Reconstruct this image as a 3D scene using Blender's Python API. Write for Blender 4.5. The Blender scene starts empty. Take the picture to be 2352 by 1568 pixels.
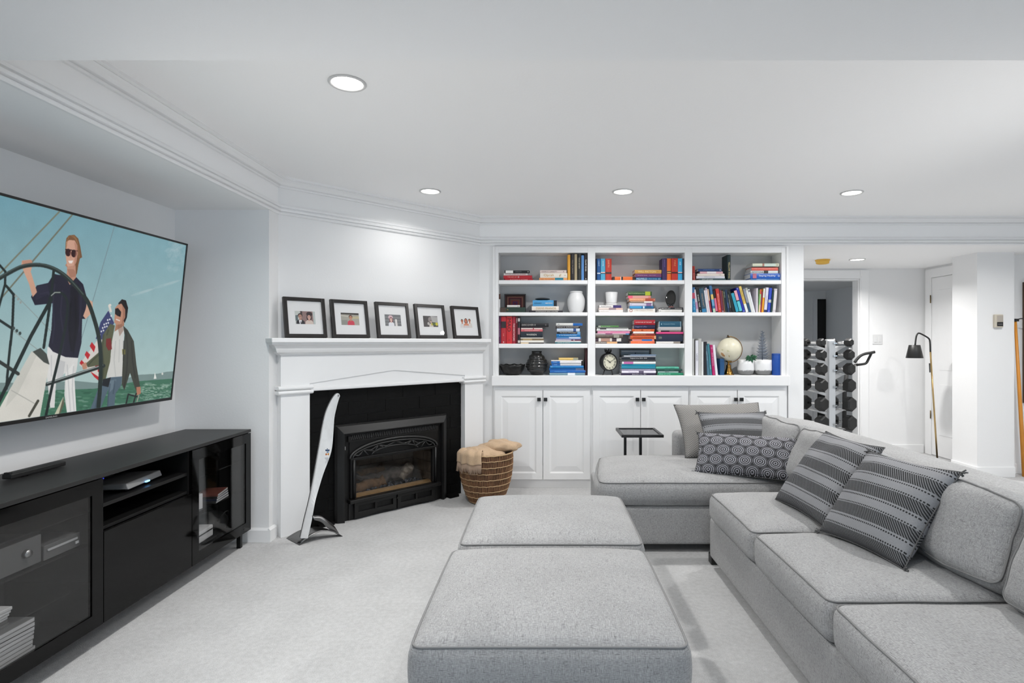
import bpy, bmesh, math, random
import numpy as np
from mathutils import Matrix, Vector, noise as mnoise
random.seed(7); rng = np.random.default_rng(7)
scene = bpy.context.scene
COL = scene.collection
# ------------------------------------------------------------------ camera
FPX, CX, CY, H = 1294.0, 1250.0, 785.0, 1.295       # focal length and vanishing point in photo pixels, lens height in m
cam_d = bpy.data.cameras.new('camera'); cam = bpy.data.objects.new('camera', cam_d); COL.objects.link(cam)
cam.location = (0, 0, H); cam.rotation_euler = (math.pi/2, 0, 0)
cam_d.sensor_width = 36; cam_d.lens = 36*FPX/2352
cam_d.shift_x = (1176-CX)/2352; cam_d.shift_y = (CY-784)/2352
cam_d.clip_start = .05; cam_d.clip_end = 60
scene.camera = cam
# ------------------------------------------------------------------ world, exposure, lamps
EXPOSURE = 0.02
scene.view_settings.view_transform = 'Standard'; scene.view_settings.look = 'None'
scene.view_settings.gamma = 1; scene.view_settings.use_curve_mapping = False
scene.view_settings.exposure = EXPOSURE
w = bpy.data.worlds.new('sky'); scene.world = w; w.use_nodes = True
bg = w.node_tree.nodes['Background']; bg.inputs[0].default_value = (.70, .85, 1, 1); bg.inputs[1].default_value = 3.9
scene.cycles.use_denoising = True
scene.cycles.max_bounces = 10; scene.cycles.diffuse_bounces = 7; scene.cycles.transparent_max_bounces = 12
scene.cycles.sample_clamp_indirect = 6; scene.cycles.caustics_reflective = False; scene.cycles.caustics_refractive = False
ZC, ZS = 2.4, 2.152                                 # ceiling and soffit heights
LIGHTS = [(-.84, 2.403, ZC), (-.836, 4.13, ZC), (.578, 4.14, ZC), (2.276, 4.17, ZC), (3.25, 5.85, ZS),
          (2.3, 2.40, ZC), (3.95, 4.15, ZC), (-.84, 1.28, ZS), (.62, 1.28, ZS), (-.1, -1.5, ZS), (1.9, -1.5, ZS)]  # unseen on this line; all after the first added to brighten the room
LIGHT_W = [23, 3.2, 13.5, 13.5, 22, 17, 21, 6, 6, 1, 1]
FILL_SPOTS = [((2.9, 1.9, .9), (1.0, 3.1, 2.4), 54), ((-1.70, 1.73, .5), (.1, 3.0, 2.4), 50), ((4.3, 3.2, 1.2), (3.6, 3.6, 2.4), 7)]      # invented fill spots aimed at the ceiling to brighten it, outside the view
for (x, y, z), pw in zip(LIGHTS, LIGHT_W):
    l = bpy.data.lights.new('downlight_or_fill', 'AREA'); l.shape = 'DISK'; l.size = .12; l.energy = pw; l.spread = math.radians(150); l.color = (1, .985, .965)
    o = bpy.data.objects.new('downlight_or_fill', l); COL.objects.link(o); o.location = (x, y, z-.02)

for p, q, pw in FILL_SPOTS:
    l = bpy.data.lights.new('fill_spot', 'SPOT'); l.energy = pw; l.spot_size = math.radians(100); l.spot_blend = 1; l.shadow_soft_size = .15; l.color = (1, .985, .965)
    o = bpy.data.objects.new('fill_spot', l); COL.objects.link(o); o.location = p; o.rotation_euler = (Vector(q)-Vector(p)).to_track_quat('-Z', 'Y').to_euler()

# ------------------------------------------------------------------ helpers
def W(px, py, Y): return Vector(((px-CX)*Y/FPX, Y, H-(py-CY)*Y/FPX))
def s2l(c):
    c = c/255
    return c/12.92 if c <= .04045 else ((c+.055)/1.055)**2.4
def rgb(c):
    if isinstance(c, str): c = tuple(int(c[i:i+2], 16) for i in (0, 2, 4))
    elif isinstance(c, (int, float)): c = (c, c, c)
    return tuple(s2l(v) for v in c)+(1,)
MATS = {}
def mat(name, c, rough=.5, metal=0, spec=.5, bump=None, vary=None, emit=0, coat=0):
    """flat procedural material; bump=(scale,strength), vary=(scale,amount) add noise"""
    if name in MATS: return MATS[name]
    m = bpy.data.materials.new(name); m.use_nodes = True; nt = m.node_tree
    b = nt.nodes['Principled BSDF']; col = rgb(c)
    b.inputs['Base Color'].default_value = col; b.inputs['Roughness'].default_value = rough
    b.inputs['Metallic'].default_value = metal; b.inputs['Specular IOR Level'].default_value = spec
    b.inputs['Coat Weight'].default_value = coat
    if emit:
        b.inputs['Emission Color'].default_value = col; b.inputs['Emission Strength'].default_value = emit
    if vary or bump:
        tc = nt.nodes.new('ShaderNodeTexCoord')
    if vary:
        n = nt.nodes.new('ShaderNodeTexNoise'); n.inputs['Scale'].default_value = vary[0]; n.inputs['Detail'].default_value = 4
        r = nt.nodes.new('ShaderNodeMapRange'); r.inputs[3].default_value = 1-vary[1]; r.inputs[4].default_value = 1+vary[1]
        r.inputs[1].default_value = .25; r.inputs[2].default_value = .75
        mx = nt.nodes.new('ShaderNodeMix'); mx.data_type = 'RGBA'; mx.blend_type = 'MULTIPLY'; mx.inputs[0].default_value = 1
        mx.inputs[6].default_value = col
        nt.links.new(tc.outputs['Object'], n.inputs['Vector']); nt.links.new(n.outputs['Fac'], r.inputs[0])
        nt.links.new(r.outputs[0], mx.inputs[7]); nt.links.new(mx.outputs[2], b.inputs['Base Color'])
    if bump:
        n = nt.nodes.new('ShaderNodeTexNoise'); n.inputs['Scale'].default_value = bump[0]; n.inputs['Detail'].default_value = 3
        bp = nt.nodes.new('ShaderNodeBump'); bp.inputs['Strength'].default_value = bump[1]; bp.inputs['Distance'].default_value = .01
        nt.links.new(tc.outputs['Object'], n.inputs['Vector']); nt.links.new(n.outputs['Fac'], bp.inputs['Height'])
        nt.links.new(bp.outputs[0], b.inputs['Normal'])
    MATS[name] = m
    return m
def glass_mat(name, tint=255, rough=.0, refl=1.0, ior=1.5):
    if name in MATS: return MATS[name]
    m = bpy.data.materials.new(name); m.use_nodes = True; nt = m.node_tree; nt.nodes.clear()
    out = nt.nodes.new('ShaderNodeOutputMaterial'); t = nt.nodes.new('ShaderNodeBsdfTransparent'); g = nt.nodes.new('ShaderNodeBsdfGlossy')
    t.inputs[0].default_value = rgb(tint); g.inputs['Roughness'].default_value = rough
    f = nt.nodes.new('ShaderNodeLayerWeight'); f.inputs[0].default_value = .5; f0 = ((ior-1)/(ior+1))**2
    pw = nt.nodes.new('ShaderNodeMath'); pw.operation = 'POWER'; pw.inputs[1].default_value = 5
    sc = nt.nodes.new('ShaderNodeMath'); sc.operation = 'MULTIPLY_ADD'; sc.inputs[1].default_value = 1-f0; sc.inputs[2].default_value = f0
    mu = nt.nodes.new('ShaderNodeMath'); mu.operation = 'MULTIPLY'; mu.inputs[1].default_value = refl
    nt.links.new(f.outputs['Facing'], pw.inputs[0]); nt.links.new(pw.outputs[0], sc.inputs[0])
    mx = nt.nodes.new('ShaderNodeMixShader')
    nt.links.new(sc.outputs[0], mu.inputs[0]); nt.links.new(mu.outputs[0], mx.inputs[0])
    nt.links.new(t.outputs[0], mx.inputs[1]); nt.links.new(g.outputs[0], mx.inputs[2]); nt.links.new(mx.outputs[0], out.inputs[0])
    MATS[name] = m
    return m
def image_mat(name, arr, rough=.5, emit=0, spec=.4, bump=None):
    """arr: h x w x 3 float sRGB 0..1 (row 0 at the bottom) drawn by this script"""
    h, wd = arr.shape[:2]
    im = bpy.data.images.new(name, wd, h); buf = np.ones((h, wd, 4), np.float32); buf[..., :3] = np.clip(arr, 0, 1)
    im.pixels.foreach_set(buf.ravel()); im.update(); im.pack()
    m = bpy.data.materials.new(name); m.use_nodes = True; nt = m.node_tree; b = nt.nodes['Principled BSDF']
    t = nt.nodes.new('ShaderNodeTexImage'); t.image = im; t.extension = 'EXTEND'
    b.inputs['Roughness'].default_value = rough; b.inputs['Specular IOR Level'].default_value = spec
    if emit:
        b.inputs['Base Color'].default_value = (.01, .01, .01, 1)
        nt.links.new(t.outputs[0], b.inputs['Emission Color']); b.inputs['Emission Strength'].default_value = emit
    else: nt.links.new(t.outputs[0], b.inputs['Base Color'])
    if bump:
        bp = nt.nodes.new('ShaderNodeBump'); bp.inputs['Strength'].default_value = bump; bp.inputs['Distance'].default_value = .004
        nt.links.new(t.outputs[0], bp.inputs['Height']); nt.links.new(bp.outputs[0], b.inputs['Normal'])
    return m
class MB:
    """collects shapes and links them as ONE mesh object"""
    def __init__(s): s.v = []; s.f = []; s.sm = []; s.uv = None
    def add(s, vs, fs, smooth=False):
        n = len(s.v); s.v += [tuple(p) for p in vs]
        s.f += [tuple(i+n for i in f) for f in fs]; s.sm += [smooth]*len(fs)
        return s
    def box(s, x0, x1, y0, y1, z0, z1, M=None):
        vs = [Vector((x, y, z)) for x in (x0, x1) for y in (y0, y1) for z in (z0, z1)]
        if M: vs = [M @ p for p in vs]
        return s.add(vs, [(0, 1, 3, 2), (4, 6, 7, 5), (0, 4, 5, 1), (2, 3, 7, 6), (0, 2, 6, 4), (1, 5, 7, 3)])
    def prism(s, pts, a, b, axis='y', M=None, smooth=False):
        """polygon pts extruded from a to b along axis; pts are the two other coordinates in order"""
        def P(p, t):
            q = {'x': (t, p[0], p[1]), 'y': (p[0], t, p[1]), 'z': (p[0], p[1], t)}[axis]
            return M @ Vector(q) if M else Vector(q)
        n = len(pts); vs = [P(p, a) for p in pts]+[P(p, b) for p in pts]
        s.add(vs, [tuple(range(n)), tuple(range(2*n-1, n-1, -1))])
        s.f += [(len(s.v)-2*n+i, len(s.v)-n+i, len(s.v)-n+(i+1) % n, len(s.v)-2*n+(i+1) % n) for i in range(n)]; s.sm += [smooth]*n
        return s
    def lathe(s, prof, seg=24, c=(0, 0, 0), M=None, f=None):
        vs = []; n = len(prof)
        for k in range(seg):
            a = 2*math.pi*k/seg
            for r, z in prof:
                if f: r, z = f(r, z, a)
                p = Vector((c[0]+r*math.cos(a), c[1]+r*math.sin(a), c[2]+z)); vs.append(M @ p if M else p)
        fs = [(k*n+i, ((k+1) % seg)*n+i, ((k+1) % seg)*n+i+1, k*n+i+1) for k in range(seg) for i in range(n-1)]
        return s.add(vs, fs, True)
    def tube(s, path, r, seg=8, closed=False, caps=True):
        P = [Vector(p) for p in path]; n = len(P); R = r if hasattr(r, '__len__') else [r]*n
        T = []
        for i in range(n):
            a = P[(i-1) % n] if (closed or i > 0) else P[i]; b = P[(i+1) % n] if (closed or i < n-1) else P[i]
            T.append((b-a).normalized() if (b-a).length > 1e-9 else Vector((0, 0, 1)))
        up = Vector((0, 0, 1)) if abs(T[0].z) < .9 else Vector((1, 0, 0))
        N = (up-T[0]*up.dot(T[0])).normalized(); vs = []
        for i in range(n):
            N = (N-T[i]*N.dot(T[i])); N = N.normalized() if N.length > 1e-6 else Vector((1, 0, 0)); B = T[i].cross(N)
            for k in range(seg):
                a = 2*math.pi*k/seg; vs.append(P[i]+(N*math.cos(a)+B*math.sin(a))*R[i])
        m = n if closed else n-1
        fs = [(i*seg+k, i*seg+(k+1) % seg, ((i+1) % n)*seg+(k+1) % seg, ((i+1) % n)*seg+k) for i in range(m) for k in range(seg)]
        if caps and not closed: fs += [tuple(range(seg-1, -1, -1)), tuple((n-1)*seg+k for k in range(seg))]
        return s.add(vs, fs, True)
    def grid(s, fn, nu, nv, smooth=True):
        vs = [fn(i/nu, j/nv) for i in range(nu+1) for j in range(nv+1)]
        return s.add(vs, [(i*(nv+1)+j, (i+1)*(nv+1)+j, (i+1)*(nv+1)+j+1, i*(nv+1)+j+1) for i in range(nu) for j in range(nv)], smooth)
    def sphere(s, c, r, seg=16, rings=10, sc=(1, 1, 1), M=None):
        prof = [(r*math.sin(math.pi*i/rings)+1e-5, -r*math.cos(math.pi*i/rings)) for i in range(rings+1)]
        n0 = len(s.v); s.lathe(prof, seg)
        for i in range(n0, len(s.v)):
            p = Vector(s.v[i]); p = Vector((p.x*sc[0], p.y*sc[1], p.z*sc[2]))
            s.v[i] = tuple((M @ p if M else p)+Vector(c))
        return s
    def build(s, name, m, parent=None, bevel=0, seg=2, merge=False, smooth=None, loc=None):
        me = bpy.data.meshes.new(name); me.from_pydata(s.v, [], s.f)
        me.polygons.foreach_set('use_smooth', s.sm if smooth is None else [smooth]*len(s.f))
        bm = bmesh.new(); bm.from_mesh(me)
        if merge: bmesh.ops.remove_doubles(bm, verts=bm.verts, dist=1e-5)
        bmesh.ops.recalc_face_normals(bm, faces=bm.faces); bm.to_mesh(me); bm.free()
        if m: me.materials.append(m)
        return link(name, me, parent, bevel, seg, loc)
def link(name, me, parent=None, bevel=0, seg=2, loc=None):
    o = bpy.data.objects.new(name, me); COL.objects.link(o)
    if parent: o.parent = parent
    if loc: o.location = loc
    if bevel:
        b = o.modifiers.new('edge', 'BEVEL'); b.width = bevel; b.segments = seg; b.limit_method = 'ANGLE'; b.angle_limit = .6
        b.harden_normals = False
    return o
def tag(o, label, cat, group=None):
    o['label'] = label; o['category'] = cat
    if group: o['group'] = group
    return o
def thing(name, label, cat, loc=(0, 0, 0), rotz=0, group=None, M=None):
    o = bpy.data.objects.new(name, None); COL.objects.link(o); o.empty_display_size = .1
    if M is not None: o.matrix_world = M
    else: o.location = loc; o.rotation_euler = (0, 0, rotz)
    return tag(o, label, cat, group)
def struct(o, kind='structure'): o['kind'] = kind; return o
def planar_uv(o, fn):
    me = o.data; uv = me.uv_layers.new(name='UVMap')
    for p in me.polygons:
        for li in p.loop_indices: uv.data[li].uv = fn(me.vertices[me.loops[li].vertex_index].co, p.normal)
def box_uv(o):
    def f(c, n):
        a = [abs(x) for x in n]
        if a[2] >= max(a[0], a[1]): return (c.x, c.y)
        return (c.y, c.z) if a[0] > a[1] else (c.x, c.z)
    planar_uv(o, f)
def rbox(hx, hy, hz, r, n=10, m=4, fn=None):
    """rounded box surface; fn(x,y,z) may deform it.  Returns MB"""
    def samples(h):
        a = [-h+r*(1-math.cos(math.pi/2*i/m)) for i in range(m)]       # dense towards the edge
        b = [-h+r+(2*h-2*r)*i/n for i in range(n+1)]
        return a+b+[-t for t in reversed(a)]
    S = [samples(hx), samples(hy), samples(hz)]; hh = (hx, hy, hz); mb = MB()
    def rnd(p):
        q = [max(-hh[i]+r, min(hh[i]-r, p[i])) for i in range(3)]; d = Vector([p[i]-q[i] for i in range(3)])
        if d.length > 1e-9:
            k = max(abs(c) for c in d); d = d.normalized()*k
        p = Vector(q)+d
        return Vector(fn(*p)) if fn else p
    for ax in range(3):
        b, c = [(1, 2), (0, 2), (0, 1)][ax]
        for sg in (-1, 1):
            vs = []
            for u in S[b]:
                for t in S[c]:
                    p = [0, 0, 0]; p[ax] = sg*hh[ax]; p[b] = u; p[c] = t; vs.append(rnd(p))
            nb, nc = len(S[b]), len(S[c])
            mb.add(vs, [(i*nc+j, (i+1)*nc+j, (i+1)*nc+j+1, i*nc+j+1) for i in range(nb-1) for j in range(nc-1)], True)
    return mb
def sweep(path, prof, name, m, kind='structure'):
    """sweeps profile [(inward offset, z)] along a plan polyline with mitred corners; the room lies right of the path"""
    P = [Vector(p) for p in path]; n = len(P); mb = MB(); N = []
    for i in range(n-1):
        d = (P[i+1]-P[i]).normalized(); N.append(Vector((d.y, -d.x)))
    vs = []
    for i in range(n):
        if i == 0: mi = N[0]
        elif i == n-1: mi = N[-1]
        else:
            mi = (N[i-1]+N[i]).normalized(); mi = mi/mi.dot(N[i])
        vs += [(P[i].x+mi.x*o, P[i].y+mi.y*o, z) for o, z in prof]
    k = len(prof)
    fs = [(i*k+j, (i+1)*k+j, (i+1)*k+j+1, i*k+j+1) for i in range(n-1) for j in range(k-1)]
    fs += [(i*k+k-1, (i+1)*k+k-1, (i+1)*k, i*k) for i in range(n-1)]
    fs += [tuple(range(k)), tuple((n-1)*k+j for j in range(k))]
    mb.add(vs, fs)
    o = mb.build(name, m); o['kind'] = kind
    return o
_font = bpy.data.curves.new('lettering', 'FONT'); _fo = bpy.data.objects.new('lettering', _font); TXT = {}
def text_mesh(s):
    if s not in TXT:
        _font.body = s; _font.resolution_u = 2; _font.size = 1
        me = bpy.data.meshes.new_from_object(_fo)
        co = np.empty(len(me.vertices)*3, np.float32); me.vertices.foreach_get('co', co); co = co.reshape(-1, 3)
        if len(co) == 0: TXT[s] = None; return None
        co[:, 2] = 0
        co -= (co.min(0)+co.max(0))/2; TXT[s] = (co.copy(), [tuple(p.vertices) for p in me.polygons], co.max(0)*2)
        bpy.data.meshes.remove(me)
    return TXT[s]
def text(s, w, h, m, parent, M, name='spine_lettering'):
    """lettering fitted in w x h, lying in the local xz plane and facing -y, placed by matrix M"""
    t = text_mesh(s)
    if not t: return
    co, fs, ext = t; k = min(w/ext[0], h/ext[1]); kx = min(w/ext[0], k*1.25)
    vs = [M @ Vector((c[0]*kx, 0, c[1]*k)) for c in co]
    mb = MB(); mb.add(vs, fs); me = bpy.data.meshes.new(name); me.from_pydata(mb.v, [], mb.f); me.materials.append(m)
    return link(name, me, parent)
# ---- a small painter for flat prints (screen picture, photographs, cushion fabric)
class Canvas:
    def __init__(s, X, Y, bgc=(0, 0, 0)):
        s.X, s.Y = X, Y; s.a = np.zeros(X.shape+(3,)); s.a[:] = np.array(bgc)/255
    def _mix(s, mask, c, al=1.0):
        c = np.array(c)/255; s.a[mask] = s.a[mask]*(1-al)+c*al
    def poly(s, pts, c, al=1.0):
        P = np.array(pts, float); X, Y = s.X, s.Y
        bb = (X >= P[:, 0].min()) & (X <= P[:, 0].max()) & (Y >= P[:, 1].min()) & (Y <= P[:, 1].max())
        xs, ys = X[bb], Y[bb]; ins = np.zeros(xs.shape, bool); n = len(P)
        for i in range(n):
            x0, y0 = P[i]; x1, y1 = P[(i+1) % n]
            if y0 == y1: continue
            ins ^= ((y0 > ys) != (y1 > ys)) & (xs < (x1-x0)*(ys-y0)/(y1-y0)+x0)
        m = np.zeros(X.shape, bool); m[bb] = ins; s._mix(m, c, al); return m
    def ell(s, cx, cy, rx, ry, c, al=1.0, rot=0):
        ca, sa = math.cos(rot), math.sin(rot); dx, dy = s.X-cx, s.Y-cy
        m = ((dx*ca+dy*sa)/rx)**2+((-dx*sa+dy*ca)/ry)**2 < 1; s._mix(m, c, al); return m
    def line(s, pts, wd, c, al=1.0):
        m = np.zeros(s.X.shape, bool)
        for (x0, y0), (x1, y1) in zip(pts, pts[1:]):
            bb = (s.X > min(x0, x1)-wd) & (s.X < max(x0, x1)+wd) & (s.Y > min(y0, y1)-wd) & (s.Y < max(y0, y1)+wd)
            xs, ys = s.X[bb], s.Y[bb]; L = (x1-x0)**2+(y1-y0)**2+1e-9
            t = np.clip(((xs-x0)*(x1-x0)+(ys-y0)*(y1-y0))/L, 0, 1)
            m[bb] |= (xs-x0-t*(x1-x0))**2+(ys-y0-t*(y1-y0))**2 < (wd/2)**2
        s._mix(m, c, al)
def smoothpath(pts, n=8):
    """Catmull-Rom through pts"""
    P = [Vector(p) for p in pts]; P = [2*P[0]-P[1]]+P+[2*P[-1]-P[-2]]; out = []
    for i in range(1, len(P)-2):
        a, b, c, d = P[i-1:i+3]
        for k in range(n):
            t = k/n; out.append(.5*((2*b)+(c-a)*t+(2*a-5*b+4*c-d)*t*t+(3*b-a-3*c+d)*t**3))
    return out+[P[-2]]
# ------------------------------------------------------------------ the room
M_WALL = mat('wall_paint', 234, .62, bump=(90, .05), spec=.3)
M_CEIL = mat('ceiling_paint', 243, .8, bump=(70, .05), spec=.2)
M_TRIM = mat('trim_paint', 236, .38, spec=.4)
def carpet_mat():
    m = mat('carpet', 205, .95, spec=.1); nt = m.node_tree; b = nt.nodes['Principled BSDF']
    tc = nt.nodes.new('ShaderNodeTexCoord')
    def noise(sc, det=3):
        n = nt.nodes.new('ShaderNodeTexNoise'); n.inputs['Scale'].default_value = sc; n.inputs['Detail'].default_value = det
        nt.links.new(tc.outputs['Object'], n.inputs['Vector']); return n
    fine, mid, big = noise(260), noise(45), noise(4)
    mp = nt.nodes.new('ShaderNodeMath'); mp.operation = 'MULTIPLY_ADD'; mp.inputs[1].default_value = .5
    nt.links.new(fine.outputs[0], mp.inputs[0])
    m2 = nt.nodes.new('ShaderNodeMath'); m2.operation = 'MULTIPLY_ADD'; m2.inputs[1].default_value = .3
    m3 = nt.nodes.new('ShaderNodeMath'); m3.operation = 'MULTIPLY'; m3.inputs[1].default_value = .2
    nt.links.new(big.outputs[0], m3.inputs[0]); nt.links.new(m3.outputs[0], m2.inputs[2]); nt.links.new(mid.outputs[0], m2.inputs[0])
    nt.links.new(m2.outputs[0], mp.inputs[2])
    r = nt.nodes.new('ShaderNodeValToRGB'); r.color_ramp.elements[0].position = .34; r.color_ramp.elements[1].position = .66
    r.color_ramp.elements[0].color = rgb(172); r.color_ramp.elements[1].color = rgb(207)
    nt.links.new(mp.outputs[0], r.inputs[0]); nt.links.new(r.outputs[0], b.inputs['Base Color'])
    bp = nt.nodes.new('ShaderNodeBump'); bp.inputs['Strength'].default_value = .55; bp.inputs['Distance'].default_value = .008
    nt.links.new(mp.outputs[0], bp.inputs['Height']); nt.links.new(bp.outputs[0], b.inputs['Normal'])
    return m
M_CARPET = carpet_mat()
XL, XN, YN, YB, YH = -1.788, -2.40, 3.66, 5.0, 6.58   # left wall front, niche back, niche end, back wall, hall back wall
AX, AY = -1.788, 3.786                                # where the fireplace corner starts
XR, YR = 5.6, -3.3                                    # unseen right and rear walls
struct(MB().box(-2.6, 6.2, YR-.2, 9.8, -.1, 0).build('floor', M_CARPET))
struct(MB().box(XL-.3, XR+.2, 1.715, YB+.12, ZC, ZC+.12).build('ceiling', M_CEIL))
struct(MB().box(XN-.15, XR+.2, YR-.2, 1.715, ZS, ZC+.12).build('ceiling', M_CEIL))            # dropped part nearest the camera
struct(MB().box(XN-.15, XL, 1.715, AY+.6, ZS, ZC+.12).build('ceiling', M_CEIL))            # over the television niche
struct(MB().box(-.62, XR+.2, YB, YH+.12, ZS, ZC+.12).build('ceiling', M_CEIL))            # header and hall
struct(MB().box(XN-.15, XN, YR-.2, YN+.12, 0, ZS).build('wall_left', M_WALL))
struct(MB().box(XN-.15, XL, YN, AY+.6, 0, ZS).build('wall_niche', M_WALL))
FPM = Matrix.Translation((AX, AY, 0)) @ Matrix.Rotation(math.pi/4, 4, 'Z')   # fireplace frame: x along the wall, -y into the room
SL = math.hypot(-.572-AX, YB-AY)
mb = MB()
mb.box(-.06, .42, 0, .12, 0, ZC, FPM).box(1.28, SL+.02, 0, .12, 0, ZC, FPM).box(.42, 1.28, 0, .12, .60, ZC, FPM)
struct(mb.build('wall_fireplace', M_WALL))
BL, BR, WE = -.456, 2.166, 2.303                       # bookcase left, right, end of the back wall
mb = MB().box(-.62, BL, YB, YB+.5, 0, ZS).box(BR, WE, YB, YB+.5, 0, ZS).box(BL, BR, YB, YB+.05, 2.137, ZS)
struct(mb.build('wall_back', M_WALL)); struct(MB().box(BL, BR, YB+.45, YB+.55, 0, ZS).build('wall_recess', M_WALL))
# crown moulding, frieze and lower moulding run round the room under the ceiling
PATH = [(XL, 1.60), (XL, AY), (-.572, YB), (XR, YB)]
sweep(PATH, [(0, 2.332), (.014, 2.332), (.014, 2.342), (.007, 2.344), (.007, 2.348), (.022, 2.353), (.032, 2.368), (.048, 2.379), (.046, 2.384), (.062, 2.386), (.062, 2.4), (0, 2.4)], 'trim_1', M_TRIM)
sweep(PATH, [(0, 2.152), (.012, 2.152), (.017, 2.159), (.017, 2.165), (.009, 2.167), (.009, 2.171), (.025, 2.174), (.027, 2.187), (.019, 2.192), (.011, 2.194), (.011, 2.198), (.019, 2.201), (.019, 2.214), (.012, 2.217), (.005, 2.228), (0, 2.228)], 'trim_2', M_TRIM)
mb = MB().prism([(YN-.016, 0), (YN, 0), (YN, .088), (YN-.006, .088), (YN-.016, .075)], XN, XL, 'x')
mb.prism([(XL+.016, 0), (XL, 0), (XL, .088), (XL+.006, .088), (XL+.016, .075)], YN-.016, AY-.055, 'y')
struct(mb.build('baseboard_left', M_TRIM))
struct(MB().box(XN, XN+.016, YR, YN-.016, 0, .088).build('baseboard_niche', M_TRIM, bevel=.004))
# ---- unseen end of the room with its windows
def window_wall(name, x0, x1, opens, y, axis='y'):
    """wall at y (or x) with window openings [(a0,a1,z0,z1)]"""
    mb = MB(); edges = sorted(opens); cur = x0
    def bx(a0, a1, z0, z1):
        if a1-a0 < 1e-4: return
        mb.box(a0, a1, y-.15, y, z0, z1) if axis == 'y' else mb.box(y, y+.15, a0, a1, z0, z1)
    for a0, a1, z0, z1 in edges:
        bx(cur, a0, 0, ZC); bx(a0, a1, 0, z0); bx(a0, a1, z1, ZC); cur = a1
    bx(cur, x1, 0, ZC)
    struct(mb.build(name, M_WALL))
    for k, (a0, a1, z0, z1) in enumerate(edges):
        f = MB(); g = MB(); t = .05; c = (a0+a1)/2
        for b in ((a0, a0+t, z0, z1), (a1-t, a1, z0, z1), (c-t/2, c+t/2, z0+t, z1-t), (a0+t, a1-t, z0, z0+t), (a0+t, a1-t, z1-t, z1)):
            f.box(b[0], b[1], y-.10, y-.04, b[2], b[3]) if axis == 'y' else f.box(y+.04, y+.10, b[0], b[1], b[2], b[3])
        fo = struct(f.build('window_%d' % (k+1+(2 if axis == 'x' else 0)), M_TRIM))
        g = MB().box(a0+t, a1-t, y-.072, y-.068, z0+t, z1-t) if axis == 'y' else MB().box(y+.068, y+.072, a0+t, a1-t, z0+t, z1-t)
        g.build('pane', glass_mat('window_glass'), fo)
window_wall('wall_rear', XN-.15, XR+.2, [(-1.6, .5, .75, 2.05), (1.3, 3.4, .75, 2.05)], YR)
window_wall('wall_right', YR, 5.55, [(-1.6, .6, .75, 2.05)], XR, 'x')
# ---- hall behind the header: back wall with doorway, side wall with door, column
DL, DR, DT = 2.74, 3.682, 2.032
mb = MB().box(WE-.2, DL, YH, YH+.12, 0, ZS).box(DR, 4.62, YH, YH+.12, 0, ZS).box(DL, DR, YH, YH+.12, DT, ZS)
struct(mb.build('wall_hall', M_WALL))
struct(MB().box(WE-.2, WE, YB+.5, YH, 0, ZS).build('wall_hall', M_WALL))
o = struct(MB().box(DR-.002, DR+.10, YH-.02, YH, 0, DT+.10).box(DL-.10, DL+.002, YH-.02, YH, 0, DT+.10).box(DL+.002, DR-.002, YH-.02, YH, DT, DT+.10).build('door_1', M_TRIM, bevel=.005))
MB().box(DR-.018, DR-.002, YH, YH+.12, 0, DT-.002).box(DL+.002, DL+.018, YH, YH+.12, 0, DT-.002).box(DL+.018, DR-.018, YH, YH+.12, DT-.018, DT-.002).build('jamb', M_TRIM, o)
MB().box(DR+.012, DR+.026, YH-.026, YH-.02, 0, DT+.03).build('bead', M_TRIM, o)
XS = 4.45                                              # hall side wall with the closed door
struct(MB().box(XS, XS+.12, 5.72, YH, 0, ZS).build('wall_side', M_WALL))
d = struct(MB().box(XS-.022, XS, 6.455, 6.555, 0, 2.13).box(XS-.022, XS, 5.60, 6.455, 2.03, 2.13).build('door_2', M_TRIM, bevel=.005))
mb = MB().box(XS-.012, XS, 5.60, 6.452, .01, 2.025)
mb.build('panel', M_TRIM, d, bevel=.003)
for z0, z1 in ((.25, .82), (.98, 1.88)):
    for y0, y1 in ((5.72, 5.98), (6.08, 6.33)):
        MB().box(XS-.016, XS-.012, y0, y1, z0, z1).build('raised_panel', M_TRIM, d, bevel=.004)
M_BRASS = mat('aged_brass', (120, 104, 76), .35, 1)
for z in (.42, 1.74):
    MB().lathe([(.0001, 0), (.006, 0), (.006, .09), (.0001, .09)], 10, (XS-.026, 6.453, z)).build('hinge', M_BRASS, d)
CXL, CXR, CYF, CYB2 = 4.15, 4.505, 5.40, 5.73
struct(MB().box(CXL, CXR, CYF, CYB2, 0, ZS).build('wall_column', M_WALL))
struct(MB().box(CXL-.016, CXR, CYF-.016, CYF, 0, .10).box(CXL-.016, CXL, CYF, CYB2, 0, .10).build('baseboard_column', M_TRIM, bevel=.004))
struct(MB().box(CXR, XR+.15, 5.55, 5.67, 0, ZS).build('wall_end', M_WALL))
struct(MB().box(CXR, XR, 5.534, 5.55, 0, .10).build('baseboard_end', M_TRIM, bevel=.004))
struct(MB().box(DR+.102, XS-.024, YH-.016, YH, 0, .10).build('baseboard_hall', M_TRIM, bevel=.004))
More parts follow.
